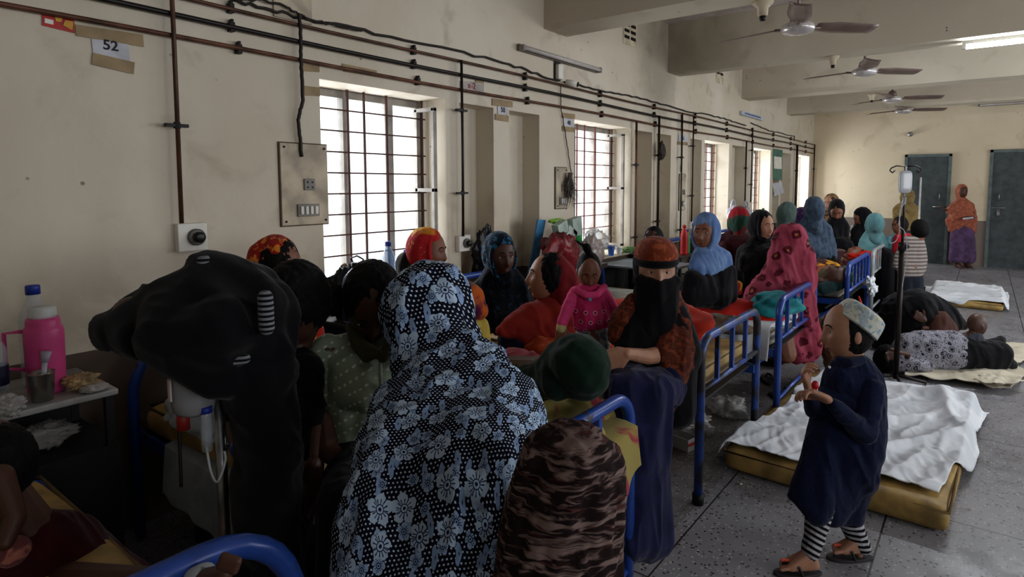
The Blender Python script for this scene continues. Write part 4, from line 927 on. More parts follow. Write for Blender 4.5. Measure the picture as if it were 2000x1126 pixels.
M_hair = hairmat(); M_hair.node_tree.nodes['Principled BSDF'].inputs['Specular IOR Level'].default_value = .15; M_hair.node_tree.nodes['Principled BSDF'].inputs['Roughness'].default_value = .75
BW = cloth('black_cloth', '#040408', '#060609', 12, .4, .6)
class Per:
    def __init__(s, label, D, head, s_=1., skin='m', base=0., group=None, vox=None, hs=1.):
        px, py, yaw, pitch = head[:4]; s.D = D; s.s = s_; s.skin = SK[skin]
        roll = head[4] if len(head) > 4 else 0; dd = head[5] if len(head) > 5 else 0
        s.hc = W(px, py, D+dd); a = math.radians(yaw); f = math.cos(a)*NH-math.sin(a)*RT; u = np.array((0, 0, 1.))
        t = math.radians(pitch); f2 = f*math.cos(t)-u*math.sin(t); u2 = u*math.cos(t)+f*math.sin(t); x = np.cross(f2, u2)
        r = math.radians(roll); x, u2 = x*math.cos(r)+u2*math.sin(r), u2*math.cos(r)-x*math.sin(r)
        s.M = np.array((x, f2, u2)).T; s.fdir = f; s.yaw = yaw
        s.L = np.array((s.hc[0], s.hc[1], base)); s.root = empty('person', s.L, label, 'person', group)
        s.vox = vox or max(.0035, D/F_*2.6)
        s.body = MB(); s.body.sphgrid(lambda U: s.hw(face_fn(U)*hs-np.array((0, (1-hs)*.05, 0))), 64, 44)
        if hs == 1:
            for sg in (-1, 1): s.body.ell(s.hw1((sg*.073, -.008, -.005)), np.array((.008, .017, .028))*s_, s.M)
        s.shown = True
    def hw(s, V): return s.hc+(V*s.s)@s.M.T
    def hw1(s, v): return s.hc+s.M@(np.array(v, float)*s.s)
    def q(s, it):   # (px,py,rpx[,dd]) or ('w',x,y,z,r) or ('h',x,y,z,r)
        if it[0] == 'w': return np.array(it[1:4], float), it[4]
        if it[0] == 'h': return s.hw1(it[1:4]), it[4]*s.s
        dd = it[3] if len(it) > 3 else 0; d = s.D+dd
        return W(it[0], it[1], d), it[2]*d/F_
    def Q(s, L): return [s.q(i) for i in L]
    def torso(s, L): s.body.chain([(s.hw1((0, -.02, -.07)), .045*s.s)]+[(a, r*.78) for a, r in s.Q(L)]); return s
    def limb(s, L, t=.68): s.body.chain([(a, r*t) for a, r in s.Q(L)]); return s
    def hand(s, w, d, nrm, curl=.6, side=1, sc=1.): hand(s.body, s.q(w)[0], d, nrm, s.s*sc, curl, side); return s
    def foot(s, a, d): foot(s.body, s.q(a)[0], d, s.s); return s
    def face(s, full=True, brow=True, mouth=True):
        e = MB
        for sg in (-1, 1):
            u = np.array([[sg*.40, .9, .06]]); u /= np.linalg.norm(u); p = face_fn(u)[0]; c = p-np.array((0, .0060, 0))
            eo = MB().ell(s.hw1(c), np.array((.0135, .0095, .0055))*s.s, s.M).build('eye', M_eye, s.root, loc=s.L)
            MB().ell(s.hw1(c+(0, .0060, 0)), np.array((.0056, .0040, .0052))*s.s, s.M).build('iris', M_iris, eo, loc=s.L)
            if brow:
                P = []
                for t in np.linspace(.14, .62, 6): u = np.array([[sg*t, .88, .24+.07*math.sin((t-.14)/.48*math.pi)]]); u /= np.linalg.norm(u); P.append(s.hw1(face_fn(u)[0]+(0, .001, 0)))
                MB().tube(P, [.0018*s.s, .0032*s.s, .0032*s.s, .003*s.s, .0024*s.s, .0012*s.s], 6).build('eyebrow', M_brow, s.root, loc=s.L)
        if mouth:
            m = MB()
            for zz, r_ in ((-.505, .0030), (-.585, .0040)):
                P = []
                for t in np.linspace(-.25, .25, 9): u = np.array([[t, .84, zz+(.03*(t/.25)**2 if zz < -.55 else -.03*(t/.25)**2)]]); u /= np.linalg.norm(u); P.append(s.hw1(face_fn(u)[0]+(0, .0002, 0)))
                m.tube(P, [max(.0006, r_*s.s*(1-(t/.27)**2)) for t in np.linspace(-.25, .25, 9)], 6)
            m.build('lips', M_lip, s.root, loc=s.L)
        return s
    def hair(s, r=(.080, .092, .110), c=(0, -.026, .018), amp=.006, mat=None, extra=(), vox=.004):
        m = MB().ell(s.hw1(c), np.array(r)*s.s, s.M, 32, 22)
        for L in extra: m.hull(s.Q(L))
        m.build('hair', mat or M_hair, s.root, voxel=max(vox, s.vox*.8), iters=2, fold=[(s.M[:, 2], 45/s.s, amp*s.s, 3), (s.M[:, 1], 90/s.s, amp*.6*s.s, 7)], loc=s.L); return s
    def gar(s, name, mat, hulls, iters=6, fold=None, vox=None, uv=None, label=None, post=None):
        m = MB()
        for L in hulls:
            if L and L[0] == 'chain': m.chain(s.Q(L[1:]))
            else: m.hull(s.Q(L))
        o = m.build(name, mat, s.root, voxel=vox or s.vox, iters=iters, fold=fold if fold is not None else [((0, 0, 1), 16, .010*min(1, s.s+.1), 5)], loc=s.L, uv=uv, post=post)
        if label: o['label'] = label
        return o
    def scarf(s, mat, hulls=(), rim=True, name='headscarf', back=.034, size=1., iters=4, fold=None, uv=None, low=False, label=None):
        m = MB().ell(s.hw1((0, -back, .004)), np.array((.086, .099, .124))*s.s*size, s.M, 36, 26)
        m.ell(s.hw1((0, -.022, .052)), np.array((.078, .096, .082))*s.s*size, s.M, 30, 20) if name == 'headscarf' else None
        n_ = s.hw1((0, -.025, -.09)); m.hull([(n_, .062*s.s), (n_+np.array((0, 0, -.09*s.s)), .075*s.s)])
        if rim:
            P = [s.hw1((.069*math.sin(a), .044-.010*abs(math.cos(a))+(.006 if math.cos(a) < 0 else -.004), -.004+(.105 if math.cos(a) > 0 else .118)*math.cos(a))) for a in np.linspace(0, 2*math.pi, 25)[:-1]]
            m.tube(P, .0105*s.s, 8, closed=True)
        for L in hulls:
            if L and L[0] == 'chain': m.chain(s.Q(L[1:]))
            else: m.hull(s.Q(L))
        o = m.build(name, mat, s.root, voxel=s.vox*.85, iters=iters, fold=fold if fold is not None else [((0, .3, 1), 26, .007*s.s, 11)], loc=s.L, uv=uv)
        if label: o['label'] = label
        return o
    def done(s):
        s.body.build('body', s.skin, s.root, voxel=max(.0032*s.s, s.vox*.62), iters=1, loc=s.L)
        # body first in outliner order is not needed
        return s.root
def hdir(yaw): a = math.radians(yaw); return math.cos(a)*NH-math.sin(a)*RT
# ---- generic draped seated or standing woman far enough away that her shawl hides the limbs
def woman(label, px, py, D, yaw, pitch, mat, w=None, bot=None, wb=None, base=.57, skin='m', s_=1., dressmat=None, face=True, extra=(), scarfmat=None, roll=0, back=.034, fold=None, lean=0, floor=False):
    p = Per(label, D, (px, py, yaw, pitch, roll), s_, skin, base); k = F_*.075/D*s_
    w = w or 2.1*k; bot = bot or py+7*k; wb = wb or w*1.05
    p.torso([(px+lean*.3, py+2.2*k, k*.55, .01), (px+lean*.7, py+4*k, k*1.1, .02), (px+lean, min(bot, py+6*k)-k*.6, k*1.1, .02)])
    sh = [(px-w*.62, py+2.5*k, k*.62, .02), (px+w*.62, py+2.5*k, k*.62, .02)]
    p.gar('shawl', mat, [[(px, py+1.0*k, k*.85, .02)]+sh, sh+[(px-wb*.7+lean, (py+2.4*k+bot)/2, k*.75, -.05), (px+wb*.7+lean, (py+2.4*k+bot)/2, k*.75, .05)], [(px-wb*.72+lean, (py+2.4*k+bot)/2, k*.75, -.05), (px+wb*.72+lean, (py+2.4*k+bot)/2, k*.75, .05), (px-wb*.85+lean, bot-k*.5, k*.5), (px+wb*.85+lean, bot-k*.5, k*.5)]]+list(extra), fold=fold or [((0, 0, 1), 14, .016*s_, int(px) % 17)])
    p.scarf(scarfmat or mat, back=back)
    if floor: q_ = W(px+lean, bot-k*.8, D); p.gar('long_dress', dressmat or mat, [[('w', q_[0]-.1, q_[1], q_[2]+.05, .12), ('w', q_[0]+.1, q_[1], q_[2]+.05, .12), ('w', q_[0]-.12, q_[1]+.03, .10, .10), ('w', q_[0]+.12, q_[1]+.03, .10, .10)]])
    if dressmat: p.gar('dress', dressmat, [[(px-wb*.8+lean, bot-k*.4, k*.6), (px+wb*.8+lean, bot-k*.4, k*.6), (px-wb*.8+lean, bot+k*1.2, k*.5), (px+wb*.8+lean, bot+k*1.2, k*.5)]])
    if face and abs(yaw) < 100: p.face(mouth=D < 6)
    return p
# ===== woman in the navy and white floral chador (foreground, seen from behind)
def floralmat():
    m = Mat('navy_white_floral', .9, 0, .15); uv = m.node('TexCoord').outputs['UV']; u, v, _ = m.sep(uv)
    nz = m.noise(uv, 30, 2, col=False); 
    def flower(scale, seedoff, R, rnd=.45):
        ma = m.node('Mapping'); ma.inputs['Location'].default_value = (seedoff, seedoff*.37, 0); m.link(uv, ma.inputs[0]); vec = ma.outputs[0]
        vo = m.vor(vec, scale, rnd, '2D'); sx, sy, _ = m.sep(vec); cx, cy, _ = m.sep(vo.outputs['Position']); rc, gc, bc = m.sep(vo.outputs['Color'])
        dx = sx-cx; dy = sy-cy; ang = dy.m('ARCTAN2', dx)+rc*6.28; r = (dx*dx+dy*dy).m('SQRT')
        pet = (ang*2.5).m('COSINE').m('ABSOLUTE'); lim = (pet*.30+.68)*R*(gc*.35+.75)+(nz-.5)*.020
        mask = r.lt(lim)
        vein = ((ang*12.5+nz*5.).m('SINE')*.5+.5).gt(.80)*r.gt(R*.25)*r.lt(R*(.62)); edge = pet.lt(.13)*r.gt(R*.18); ring = (r-R*.28).m('ABSOLUTE').lt(.0012); cen = r.lt(R*.12)
        dark = vein.m('MAXIMUM', edge).m('MAXIMUM', ring).m('MAXIMUM', cen)
        return mask, dark, r
    f1, d1, r1 = flower(9.6, 0, .037); f2, d2, r2 = flower(13.5, 3.3, .021, .7)
    # leaves
    ma = m.node('Mapping'); ma.inputs['Rotation'].default_value = (0, 0, .5); ma.inputs['Scale'].default_value = (2.3, .8, 1); m.link(uv, ma.inputs[0])
    vo = m.vor(ma.outputs[0], 10, .8, '2D'); dl = X(m.nt, vo.outputs['Distance']); leaf = dl.lt(.20); lin_ = dl.lt(.15)*dl.gt(.10)
    sp = .0122; col_ = u*(1/sp); off = (v*(1/(sp*.86))).m('FLOOR').m('MODULO', 2.)*.5
    gx = (col_+off+1000.).m('FRACT')-.5; gy = (v*(1/(sp*.86))+1000.).m('FRACT')-.5; dots = (gx*gx+gy*gy).lt(.047)
    base = m.mix(dots, '#060817', '#b6c6dd')
    base = m.mix(leaf, base, '#7f98bd'); base = m.mix(leaf*dl.lt(.035), base, '#0a0e24')
    base = m.mix(f2, base, '#8fa8c8'); base = m.mix(f2*d2, base, '#131a3a')
    base = m.mix(f1, base, '#a9bfd6'); base = m.mix(f1*d1, base, '#141c40')
    m.col(base); m.bump(m.noise(uv, 300, 2), .2, .002); return m.mat
p = Per('woman bending forward in a navy and white floral chador, seen from behind in the foreground', 1.25, (838, 606, 172, 35, 0, .38), 1., 'm', 0., hs=.84)
p.torso([(850, 700, 45, .33), (880, 820, 80, .15), (880, 960, 95, .05)]).limb([(810, 960, 70, .02), (790, 1200, 55, 0), ('w', -.80, .62, .10, .05)]).limb([(950, 960, 70, .05), (960, 1200, 55, .05), ('w', -.66, .78, .10, .05)])
def uvf(co):
    ax = W(850, 620, 1.62); d = W(880, 1000, 1.25)-ax; d /= np.linalg.norm(d); t = (co-ax)@d; bk = np.array((-d[1]*0, 0, 0)); e1 = RT-d*(RT@d); e1 /= np.linalg.norm(e1)
    lat = (co-ax)@e1; b = np.round(t*25).astype(int); lo = {}; R0 = np.zeros(len(t)); c0 = np.zeros(len(t))
    for k in np.unique(b): m_ = (np.abs(b-k) <= 2); mn, mx = lat[m_].min(), lat[m_].max(); R0[b == k] = (mx-mn)/2*1.02+.01; c0[b == k] = (mx+mn)/2
    tb = np.argsort(t); ker = np.ones(801)/801; pad = lambda v: np.convolve(np.pad(v[tb], 400, mode='edge'), ker, 'valid')
    r2 = np.empty_like(R0); c2 = np.empty_like(c0); r2[tb] = pad(R0); c2[tb] = pad(c0); r2 = np.maximum(r2, np.abs(lat-c2)*1.001)
    f = 1+.45*np.clip(t/.45, 0, 1); return np.c_[(np.arcsin(np.clip((lat-c2)/r2, -1, 1))*r2+c2*.6)*f, t*f]
p.gar('chador', floralmat(), [
    [(832, 604, 84, .36), (846, 655, 66, .34), (852, 590, 66, .36)], [(838, 640, 66, .34), (858, 720, 72, .28), (900, 740, 66, .24)],
    [(835, 690, 50, .3), (838, 770, 66, .2), (970, 800, 72, .14), (912, 690, 40, .26)], [(800, 800, 66, .15), (975, 825, 78, .12), (940, 900, 110, .04), (815, 890, 100, .06)],
    [(805, 900, 100, .05), (960, 890, 100, .05), (760, 1020, 80, .0), (980, 1010, 75, .02)], [(760, 1020, 80, 0), (980, 1010, 75, .02), (745, 1180, 70, 0), (970, 1180, 75, .02), ('w', -.95, .62, .12, .10), ('w', -.62, .82, .12, .10)]],
    iters=14, fold=[((.15, 0, 1), 9, .030, 21), ((.35, .1, 1), 20, .010, 8)], uv=uvf, vox=.0055)
p.done()
# ===== child in the brown patterned scarf, foreground
def brownmat():
    m = Mat('brown_streak_scarf', .9, 0, .15); v = m.coord('Object', (1, 1, 1)); ma = m.node('Mapping'); ma.inputs['Rotation'].default_value = (.3, .7, .2); ma.inputs['Scale'].default_value = (1, 1, 5); m.link(v, ma.inputs[0])
    n = m.noise(ma.outputs[0], 15, 5, 1.2); f = m.ramp(n, .46, .62); k = m.mix(f, '#1a0d0e', '#77635d'); k = m.mix(m.ramp(m.noise(ma.outputs[0], 17, 3, 1), .6, .68), k, '#4a2623')
    m.col(k); m.bump(n, .3, .006); return m.mat
p = Per('child wrapped in a brown streaked scarf passing in the bottom foreground', .98, (1108, 965, 165, 10), .92, 'm', 0., hs=.8)
p.torso([(1095, 1090, 60), (1080, 1250, 90)]).limb([(1080, 1250, 80), ('w', -.45, .72, .1, .05)])
BR = brownmat()
p.gar('headscarf', BR, [[(1112, 935, 98), (1105, 990, 102), (1085, 1020, 80)], [(1105, 990, 102), (1060, 1130, 92), (1120, 1140, 80)], [(1040, 1160, 80), (1120, 1160, 80), (1040, 1330, 90), (1120, 1330, 90)]], iters=8, fold=[((.4, .2, 1), 18, .018, 4), ((.2, 0, 1), 40, .006, 8)], vox=.005)
p.gar('dress', cloth('dress_dark_brown', '#2a1a18'), [[(1045, 1300, 80), (1120, 1300, 80), ('w', -.60, .70, .08, .08), ('w', -.42, .82, .08, .08)]])
p.done()
# ===== man in the green polo shirt
def polo():
    m = Mat('green_dotted_polo', .85, 0, .15); v = m.coord(); x, y, z = m.sep(v); n = m.noise(v, 30, 2)
    rx = x*RT[0]+y*RT[1]
    gx = ((rx+z*.6)*46.+100.).m('FRACT')-.5; gy = ((z-rx*.6)*30.+100.).m('FRACT')-.5; d = (gx*gx*1.0+gy*gy*5.).lt(.075)
    m.col(m.mix(d*(n.gt(.42)), m.mix(m.ramp(m.noise(v, 6, 3), .3, .7), '#87957f', '#98a58f'), '#ccd6c4')); m.bump(m.noise(v, 240, 2), .25, .002); return m.mat
PO = polo(); M_ol = cloth('olive_trim', '#3f3d20'); M_dk = cloth('dark_trousers', '#0b0c14')
p = Per('man in a pale green dotted polo shirt seated on the bed looking down', 1.75, (728, 592, -14, 42), 1., 'd', .57)
p.torso([(715, 690, 30, .02), (712, 760, 48, .02), (705, 860, 48, .02)]).limb([(640, 690, 22, 0), (628, 790, 17, -.03), (640, 880, 14, -.10), (700, 925, 11, -.16)], 1.5).hand((700, 925, 11, -.16), RT*.9-np.array((0, 0, .35)), NH, .5)
p.limb([(800, 700, 22, .02), (820, 800, 17, -.05), (760, 850, 12, -.15)])
for sg in (665, 745): p.limb([(sg, 900, 34, 0), (sg-10, 980, 30, -.35), (sg-10, 1240, 22, -.38)])
p.gar('polo_shirt', PO, [[(650, 690, 30, .02), (790, 690, 30, .04), (700, 665, 22, .04), (740, 668, 22, .04)], [(650, 690, 30, .02), (795, 692, 30, .03), (672, 770, 30, -.02), (775, 770, 34, -.02), (715, 760, 40, -.05)], [(672, 770, 32, -.02), (775, 770, 34, -.02), (690, 862, 38, -.02), (770, 862, 40, -.02)], ['chain', (643, 690, 32, .01), (630, 775, 33, -.02)], ['chain', (800, 700, 32, .02), (815, 780, 32, -.02)]], fold=[((1, .6, .5), 17, .012, 5), ((0, 0, 1), 11, .012, 9)], vox=.005)
p.gar('sleeve_cuff', M_ol, [['chain', (630, 778, 34, -.02), (629, 790, 33.5, -.022)]], iters=1, fold=[], vox=.004)
p.gar('collar', cloth('olive_collar', '#35341b'), [['chain', (690, 640, 15, 0), (700, 672, 15, -.06), (716, 698, 11, -.10)], [(700, 672, 14, -.06), (716, 698, 10, -.10), (738, 690, 8, -.11)], ['chain', (770, 648, 15, 0), (762, 676, 15, -.06), (748, 698, 11, -.10)]], iters=2, fold=[], vox=.0045)
p.gar('placket', cloth('placket', '#7f8b7b'), [['chain', (742, 705, 4, -.10), (745, 790, 4, -.10)]], iters=0, fold=[], vox=.003)
p.gar('trousers', M_dk, [[(690, 885, 42, 0), (760, 885, 42, 0), (660, 985, 38, -.34), (750, 985, 38, -.34)], [(655, 985, 36, -.34), (655, 1240, 34, -.37)], [(745, 985, 36, -.34), (745, 1240, 34, -.37)]])
p.hair((.082, .097, .112), (0, -.014, .016), .005); p.face(); p.done()
# ===== dark-haired boy
M_stripe = cloth('dark_striped_shirt', '#0a0a12', '#1b1c28', 60, kind='zstripe')
p = Per('boy with black hair in a dark shirt beside the man in the polo shirt', 1.68, (582, 596, 5, 33), .98, 'd', 0.)
p.torso([(575, 690, 30, .02), (572, 800, 55, .02), (570, 920, 55, .0)]).limb([(500, 730, 24, 0), (452, 830, 17, -.12), (478, 895, 13, -.2)], 1.1).hand((478, 897, 12, -.2), RT*.25-np.array((0, 0, 1)), -RT, .9)
p.limb([(612, 730, 20, .02), (618, 820, 16, -.05), (612, 905, 12, -.15)]).hand((612, 905, 12, -.15), -RT*.3-np.array((0, 0, 1)), NH, .5)
for sg in (530, 610): p.limb([(sg, 930, 34, 0), (sg, 1080, 28, -.05), (sg, 1380, 22, -.05)])
p.gar('shirt', BW, [[(505, 710, 26, .0), (606, 708, 22, .02), (565, 680, 22, .03)], [(505, 715, 28, 0), (606, 714, 22, 0), (530, 900, 40, 0), (590, 900, 34, 0)], ['chain', (503, 725, 30, 0), (455, 820, 26, -.10)], ['chain', (606, 726, 22, .0), (612, 815, 20, -.05)]], fold=[((1, 0, .4), 15, .012, 3)])
p.gar('trousers', M_dk, [[(535, 910, 42, 0), (590, 910, 38, 0), (530, 1060, 40, -.02), (596, 1060, 36, -.02)], [(528, 1060, 40, -.04), (530, 1380, 36, -.04)], [(612, 1060, 40, -.04), (612, 1380, 36, -.04)]])
p.gar('bracelet', plain('bracelet_blue', '#2c3fa8', .4), [['chain', (466, 873, 17, -.18), (470, 884, 16.5, -.185)]], iters=0, fold=[], vox=.004, label='bright blue band on the wrist')
p.hair((.083, .1, .114), (0, -.012, .016), .005); p.face(); p.done()
# ===== figure bent over in black
SG = cloth('white_stripe_trim', '#06060a', '#6d7177', 90, kind='zstripe')
p = Per('woman bent far over in a loose black garment with white striped trim', 1.42, (272, 632, 90, 50), .72, 'd', 0., hs=.8)
p.torso([(330, 610, 50, .02), (430, 600, 60, .02), (505, 650, 60, .0)])
for dx in (0, 50): p.limb([(490+dx*.6, 680, 50, 0), (490+dx*.8, 950, 40, 0), ('w', -1.12-dx*.001, .62+dx*.001, .08, .05)])
p.gar('black_garment', BW, [[(230, 640, 38, 0), (216, 650, 24, -.02), (300, 616, 50, .03)], [(256, 630, 46, 0), (345, 606, 62, .02), (420, 574, 66, .03), (270, 655, 36, -.04)], [(345, 610, 68, .02), (440, 574, 68, .03), (500, 600, 64, .03), (440, 660, 66, -.05), (340, 655, 58, -.06)], [(430, 645, 66, -.06), (330, 665, 44, -.07), (440, 740, 34, -.07), (414, 762, 12, -.09)], [(420, 560, 60, .04), (400, 530, 30, .04), (490, 560, 44, .05)],
    [(505, 610, 66, .02), (455, 660, 62, -.02), (502, 800, 36, 0), (520, 800, 46, 0)], [(504, 800, 38, 0), (516, 800, 52, 0), (505, 1080, 34, 0), (545, 1080, 50, 0), ('w', -1.12, .62, .1, .07)]], iters=8, fold=[((1, .4, -.5), 13, .022, 3)], vox=.006)
p.gar('striped_trim', SG, [[(383, 516, 20, .03), (430, 508, 16, .05), (400, 518, 20, -.0)]], iters=1, fold=[], vox=.0035, label='white striped trim on the black garment')
p.gar('striped_trim', SG, [['chain', (518, 580, 15, -.080), (521, 640, 15, -.085)]], iters=1, fold=[], vox=.0035, label='white striped trim on the black garment')
p.gar('striped_trim', SG, [['chain', (456, 706, 13, -.080), (478, 700, 11, -.075)]], iters=1, fold=[], vox=.0035, label='white striped trim on the black garment')
p.done()
# ===== woman with orange patterned scarf behind them
ORP = cloth('orange_red_pattern', '#8f1d14', '#c9772a', 34, .52, .58)
p = Per('woman with an orange and red patterned scarf on dark hair behind the boy', 2.55, (545, 520, -75, 10), .95, 'm', .57)
p.torso([(545, 590, 25, .02), (550, 700, 40, .02)])
p.hair((.083, .096, .108), (0, -.014, .022), .005)
p.gar('headscarf', ORP, [[('h', 0, -.050, .03, .092), ('h', 0, -.025, .05, .086), ('h', 0, -.06, -.03, .08)], [('h', 0, -.05, -.03, .07), (560, 610, 36, .03), (600, 650, 30, .03), (530, 640, 35, .05)], [(550, 620, 40, .02), (600, 650, 30, .0), (560, 780, 50, .02), (600, 780, 40, .02)]])
p.face(); p.done()
# ===== woman in the red and yellow scarf
def redyel():
    m = Mat('red_yellow_scarf', .85, 0, .15); v = m.coord(); n = m.noise(v, 5, 2, 1.0); k = m.mix(m.ramp(n, .54, .57), '#a31d22', '#b8731f'); k = m.mix(m.ramp(n, .62, .64), k, '#c9a53a')
    k = m.mix(m.ramp(m.noise(v, 60, 2), .62, .70), k, '#c98f3a'); m.col(k); m.bump(m.noise(v, 200, 2), .2, .002); return m.mat
RY = redyel()
woman('woman in a bright red and yellow scarf seated before the nearest window', 838, 492, 3.3, -72, 4, cloth('shawl_dark_yellow', '#453a1c', '#15130f', 8), w=62, bot=640, floor=True, base=.57, skin='m', scarfmat=RY, lean=-10, extra=[[(800, 515, 26, .05), (800, 560, 24, .05), (842, 560, 30, .03)]]).done()
# child in orange purple cap
p = Per('small child in an orange and purple cap behind the floral chador', 2.4, (915, 590, 110, 10), .72, 'm', .57)
p.torso([(915, 640, 22, .02), (915, 690, 30, .02)])
p.gar('knitted_cap', cloth('cap_orange_purple', '#b0521c', '#4a1436', 9, .46, .56), [[('h', 0, -.01, .02, .088), ('h', 0, -.015, -.02, .082)], ['chain', ('h', .0, -.05, -.05, .06), (925, 612, 20, .02)]], iters=3, fold=[])
p.gar('jacket', cloth('jacket_yellow', '#a89240'), [[(900, 640, 24), (930, 640, 24), (900, 720, 28), (935, 720, 28)]]); p.done()
# woman in dark teal-blue speckled scarf
BLS = cloth('blue_speckled', '#06131f', '#1d5c80', 42, .53, .6)
BLD = cloth('blue_dark_speckled', '#05080f', '#10273a', 42, .55, .65)
woman('older woman in a dark blue speckled scarf seated below the first niches', 977, 500, 3.35, -28, 4, BLD, w=68, bot=650, base=.57, skin='d', scarfmat=BLS).done()
# woman in the red shawl
RS = cloth('rust_red_shawl', '#82231a', '#741b14', 5, .4, .6); RS2 = cloth('rust_orange_print', '#8a2f14', '#a3481f', 22, .5, .62); MR = cloth('maroon_scarf', '#5e0f15')
p = Per('woman in a rust red shawl with a maroon scarf slipped off her curly hair', 3.0, (1068, 542, 78, -8), .98, 'l', .57)
p.torso([(1075, 600, 24, .02), (1060, 680, 40, .02)])
p.hair((.083, .092, .106), (0, -.020, .022), .007)
p.gar('headscarf', MR, [[('h', 0, -.060, .02, .085), ('h', 0, -.035, .05, .078), ('h', 0, -.07, -.05, .07), (1110, 550, 24, .02)], [('h', 0, -.07, -.05, .07), (1095, 590, 32, .03), (1120, 580, 18, .0)]])
p.gar('shawl', RS, [[(1060, 605, 22, 0), (1085, 600, 30, .02), (1110, 610, 28, .02), (1020, 625, 14, -.05)], [(1040, 612, 22, -.04), (1100, 620, 38, .02), (980, 645, 12, -.12), (1030, 660, 26, -.05)], [(1030, 640, 26, -.03), (1100, 640, 38, .02), (1060, 700, 40, .0), (1120, 700, 30, .02)]], fold=[((1, 0, -.8), 14, .016, 3)])
p.gar('skirt', RS2, [[(1050, 690, 34, -.1), (1110, 690, 34, 0), (1040, 740, 30, -.1), (1110, 740, 34, -.0)], [(1110, 700, 40, 0), ('w', -1.75, 2.72, .64, .08), ('w', -1.6, 2.7, .64, .08), (1140, 705, 16, -.15)], [(1120, 702, 30, -.1), (1150, 702, 15, -.42), (1166, 702, 15, -.42)]])
p.gar('dark_shirt', cloth('navy_shirt', '#0b0f22'), [[(990, 665, 20, -.08), (1020, 680, 22, -.08), (1000, 710, 24, -.1), (1030, 720, 20, -.1)]]); p.face(); p.done()
# ===== veiled woman in rust shawl
RP = cloth('rust_paisley', '#421a0e', '#672d17', 55, .48, .6); RPH = cloth('rust_headband', '#6e2d18', '#96492a', 40, .5, .6); NV = cloth('navy_skirt', '#101230', '#161838', 8)
p = Per('woman in a black face veil and rust patterned shawl sitting on the worn blue bed', 2.42, (1281, 527, 2, 4), 1., 'l', .57)
p.torso([(1280, 600, 22, .02), (1285, 680, 55, .04), (1290, 770, 60, .02)])
p.limb([(1300, 690, 17, -.05), (1262, 696, 16, -.14), (1224, 690, 12, -.22)], 1.).hand((1226, 690, 12, -.22), -RT-np.array((0, 0, .35)), -NH, .5, 1)
for x in (1235, 1258): p.limb([(x, 770, 34, -.05), (x-6, 800, 28, -.24), (x-2, 1000, 20, -.24), (x-2, 1060, 16, -.24)])
p.gar('black_robe', BW, [[(1250, 600, 20, .0), (1310, 600, 22, .02), (1280, 560, 26, .03)], [(1240, 610, 22, 0), (1315, 610, 26, 0), (1230, 690, 30, -.04), (1330, 690, 40, 0)], [(1228, 680, 28, -.04), (1320, 690, 40, 0), (1225, 740, 26, -.05), (1320, 800, 36, -.02)]])
p.gar('skirt', NV, [[(1240, 740, 34, -.02), (1310, 750, 40, 0), (1215, 755, 30, -.25), (1275, 765, 34, -.25)], [(1215, 760, 32, -.27), (1275, 765, 34, -.25), (1230, 900, 38, -.28), (1270, 900, 34, -.22)], [(1225, 900, 36, -.28), (1268, 900, 34, -.22), (1225, 1050, 42, -.28), (1272, 1050, 38, -.2)]], fold=[((0, 0, 1), 14, .02, 2)])
p.gar('rust_shawl', RP, [[(1310, 600, 24, .0), (1320, 640, 30, .0), (1300, 570, 20, .05)], [(1318, 610, 26, .02), (1322, 700, 36, -.04), (1290, 690, 12, -.10)], [(1318, 690, 36, -.03), (1300, 740, 24, -.08), (1322, 760, 30, -.02), (1295, 800, 14, -.09)], [(1240, 590, 16, .0), (1215, 620, 18, -.02), (1252, 600, 14, .03)], [(1215, 620, 20, -.0), (1206, 655, 16, -.02), (1232, 640, 18, 0)]], fold=[((0, 0, 1), 15, .014, 2)])
p.scarf(BW, back=.036, size=1.0, rim=False, name='black_headscarf', hulls=[[(1281, 575, 44, .02), (1281, 610, 46, .02)]])
def band(zc, hz, ry, rx, cy=-.006, fl=1.): return lambda U: p.hw(np.c_[U[:, 0]*rx, cy+U[:, 1]*ry, zc+np.clip(U[:, 2]*fl, -1, 1)*hz])
MB().sphgrid(band(.060, .076, .104, .087, -.008), 56, 36).build('headband', RPH, p.root, loc=p.L)
MB().sphgrid(band(.040, .022, .110, .091, -.004, 1.6), 48, 20).build('veil_band', BW, p.root, loc=p.L)
p.gar('face_veil', BW, [[('h', -.066, .050, -.034, .026), ('h', .066, .050, -.034, .026), ('h', 0, .092, -.036, .022), ('h', 0, .085, -.09, .03)], [('h', -.05, .05, -.05, .036), ('h', .05, .05, -.05, .036), ('h', 0, .08, -.10, .03), ('h', -.04, .07, -.22, .035), ('h', .045, .07, -.22, .035)], [('h', -.04, .08, -.22, .035), ('h', .045, .08, -.22, .035), ('h', .01, .10, -.36, .04)]], iters=4, fold=[((0, 0, 1), 20, .006, 2)], vox=.004)
p.face(mouth=False, brow=False); p.done()
# ===== baby in pink
p = Per('baby in a pink top held standing between the veiled woman and the red shawl woman', 2.55, (1150, 530, -2, 24), .66, 'm', .62, vox=.004)
def pinkdots():
    m = Mat('pink_dotted_top', .9, 0, .15); v = m.coord(); x, y, z = m.sep(v); rx = x*RT[0]+y*RT[1]; zz = z*26.
    off = zz.m('FLOOR').m('MODULO', 2.)*.5; gx = (rx*26.+off+100.).m('FRACT')-.5; gy = (zz+100.).m('FRACT')-.5; r = (gx*gx+gy*gy).m('SQRT')
    ok = z.lt(.34); k = m.mix(r.lt(.22)*ok, '#b92b60', '#d893a8'); k = m.mix(r.lt(.13)*ok, k, '#5a1030'); m.col(k); m.bump(m.noise(v, 200, 2), .2, .002); return m.mat
PK = cloth('pink_sleeve', '#c23a6c'); PD = pinkdots()
p.torso([(1150, 575, 18, .0), (1152, 630, 26, .0), (1158, 655, 26, 0)])
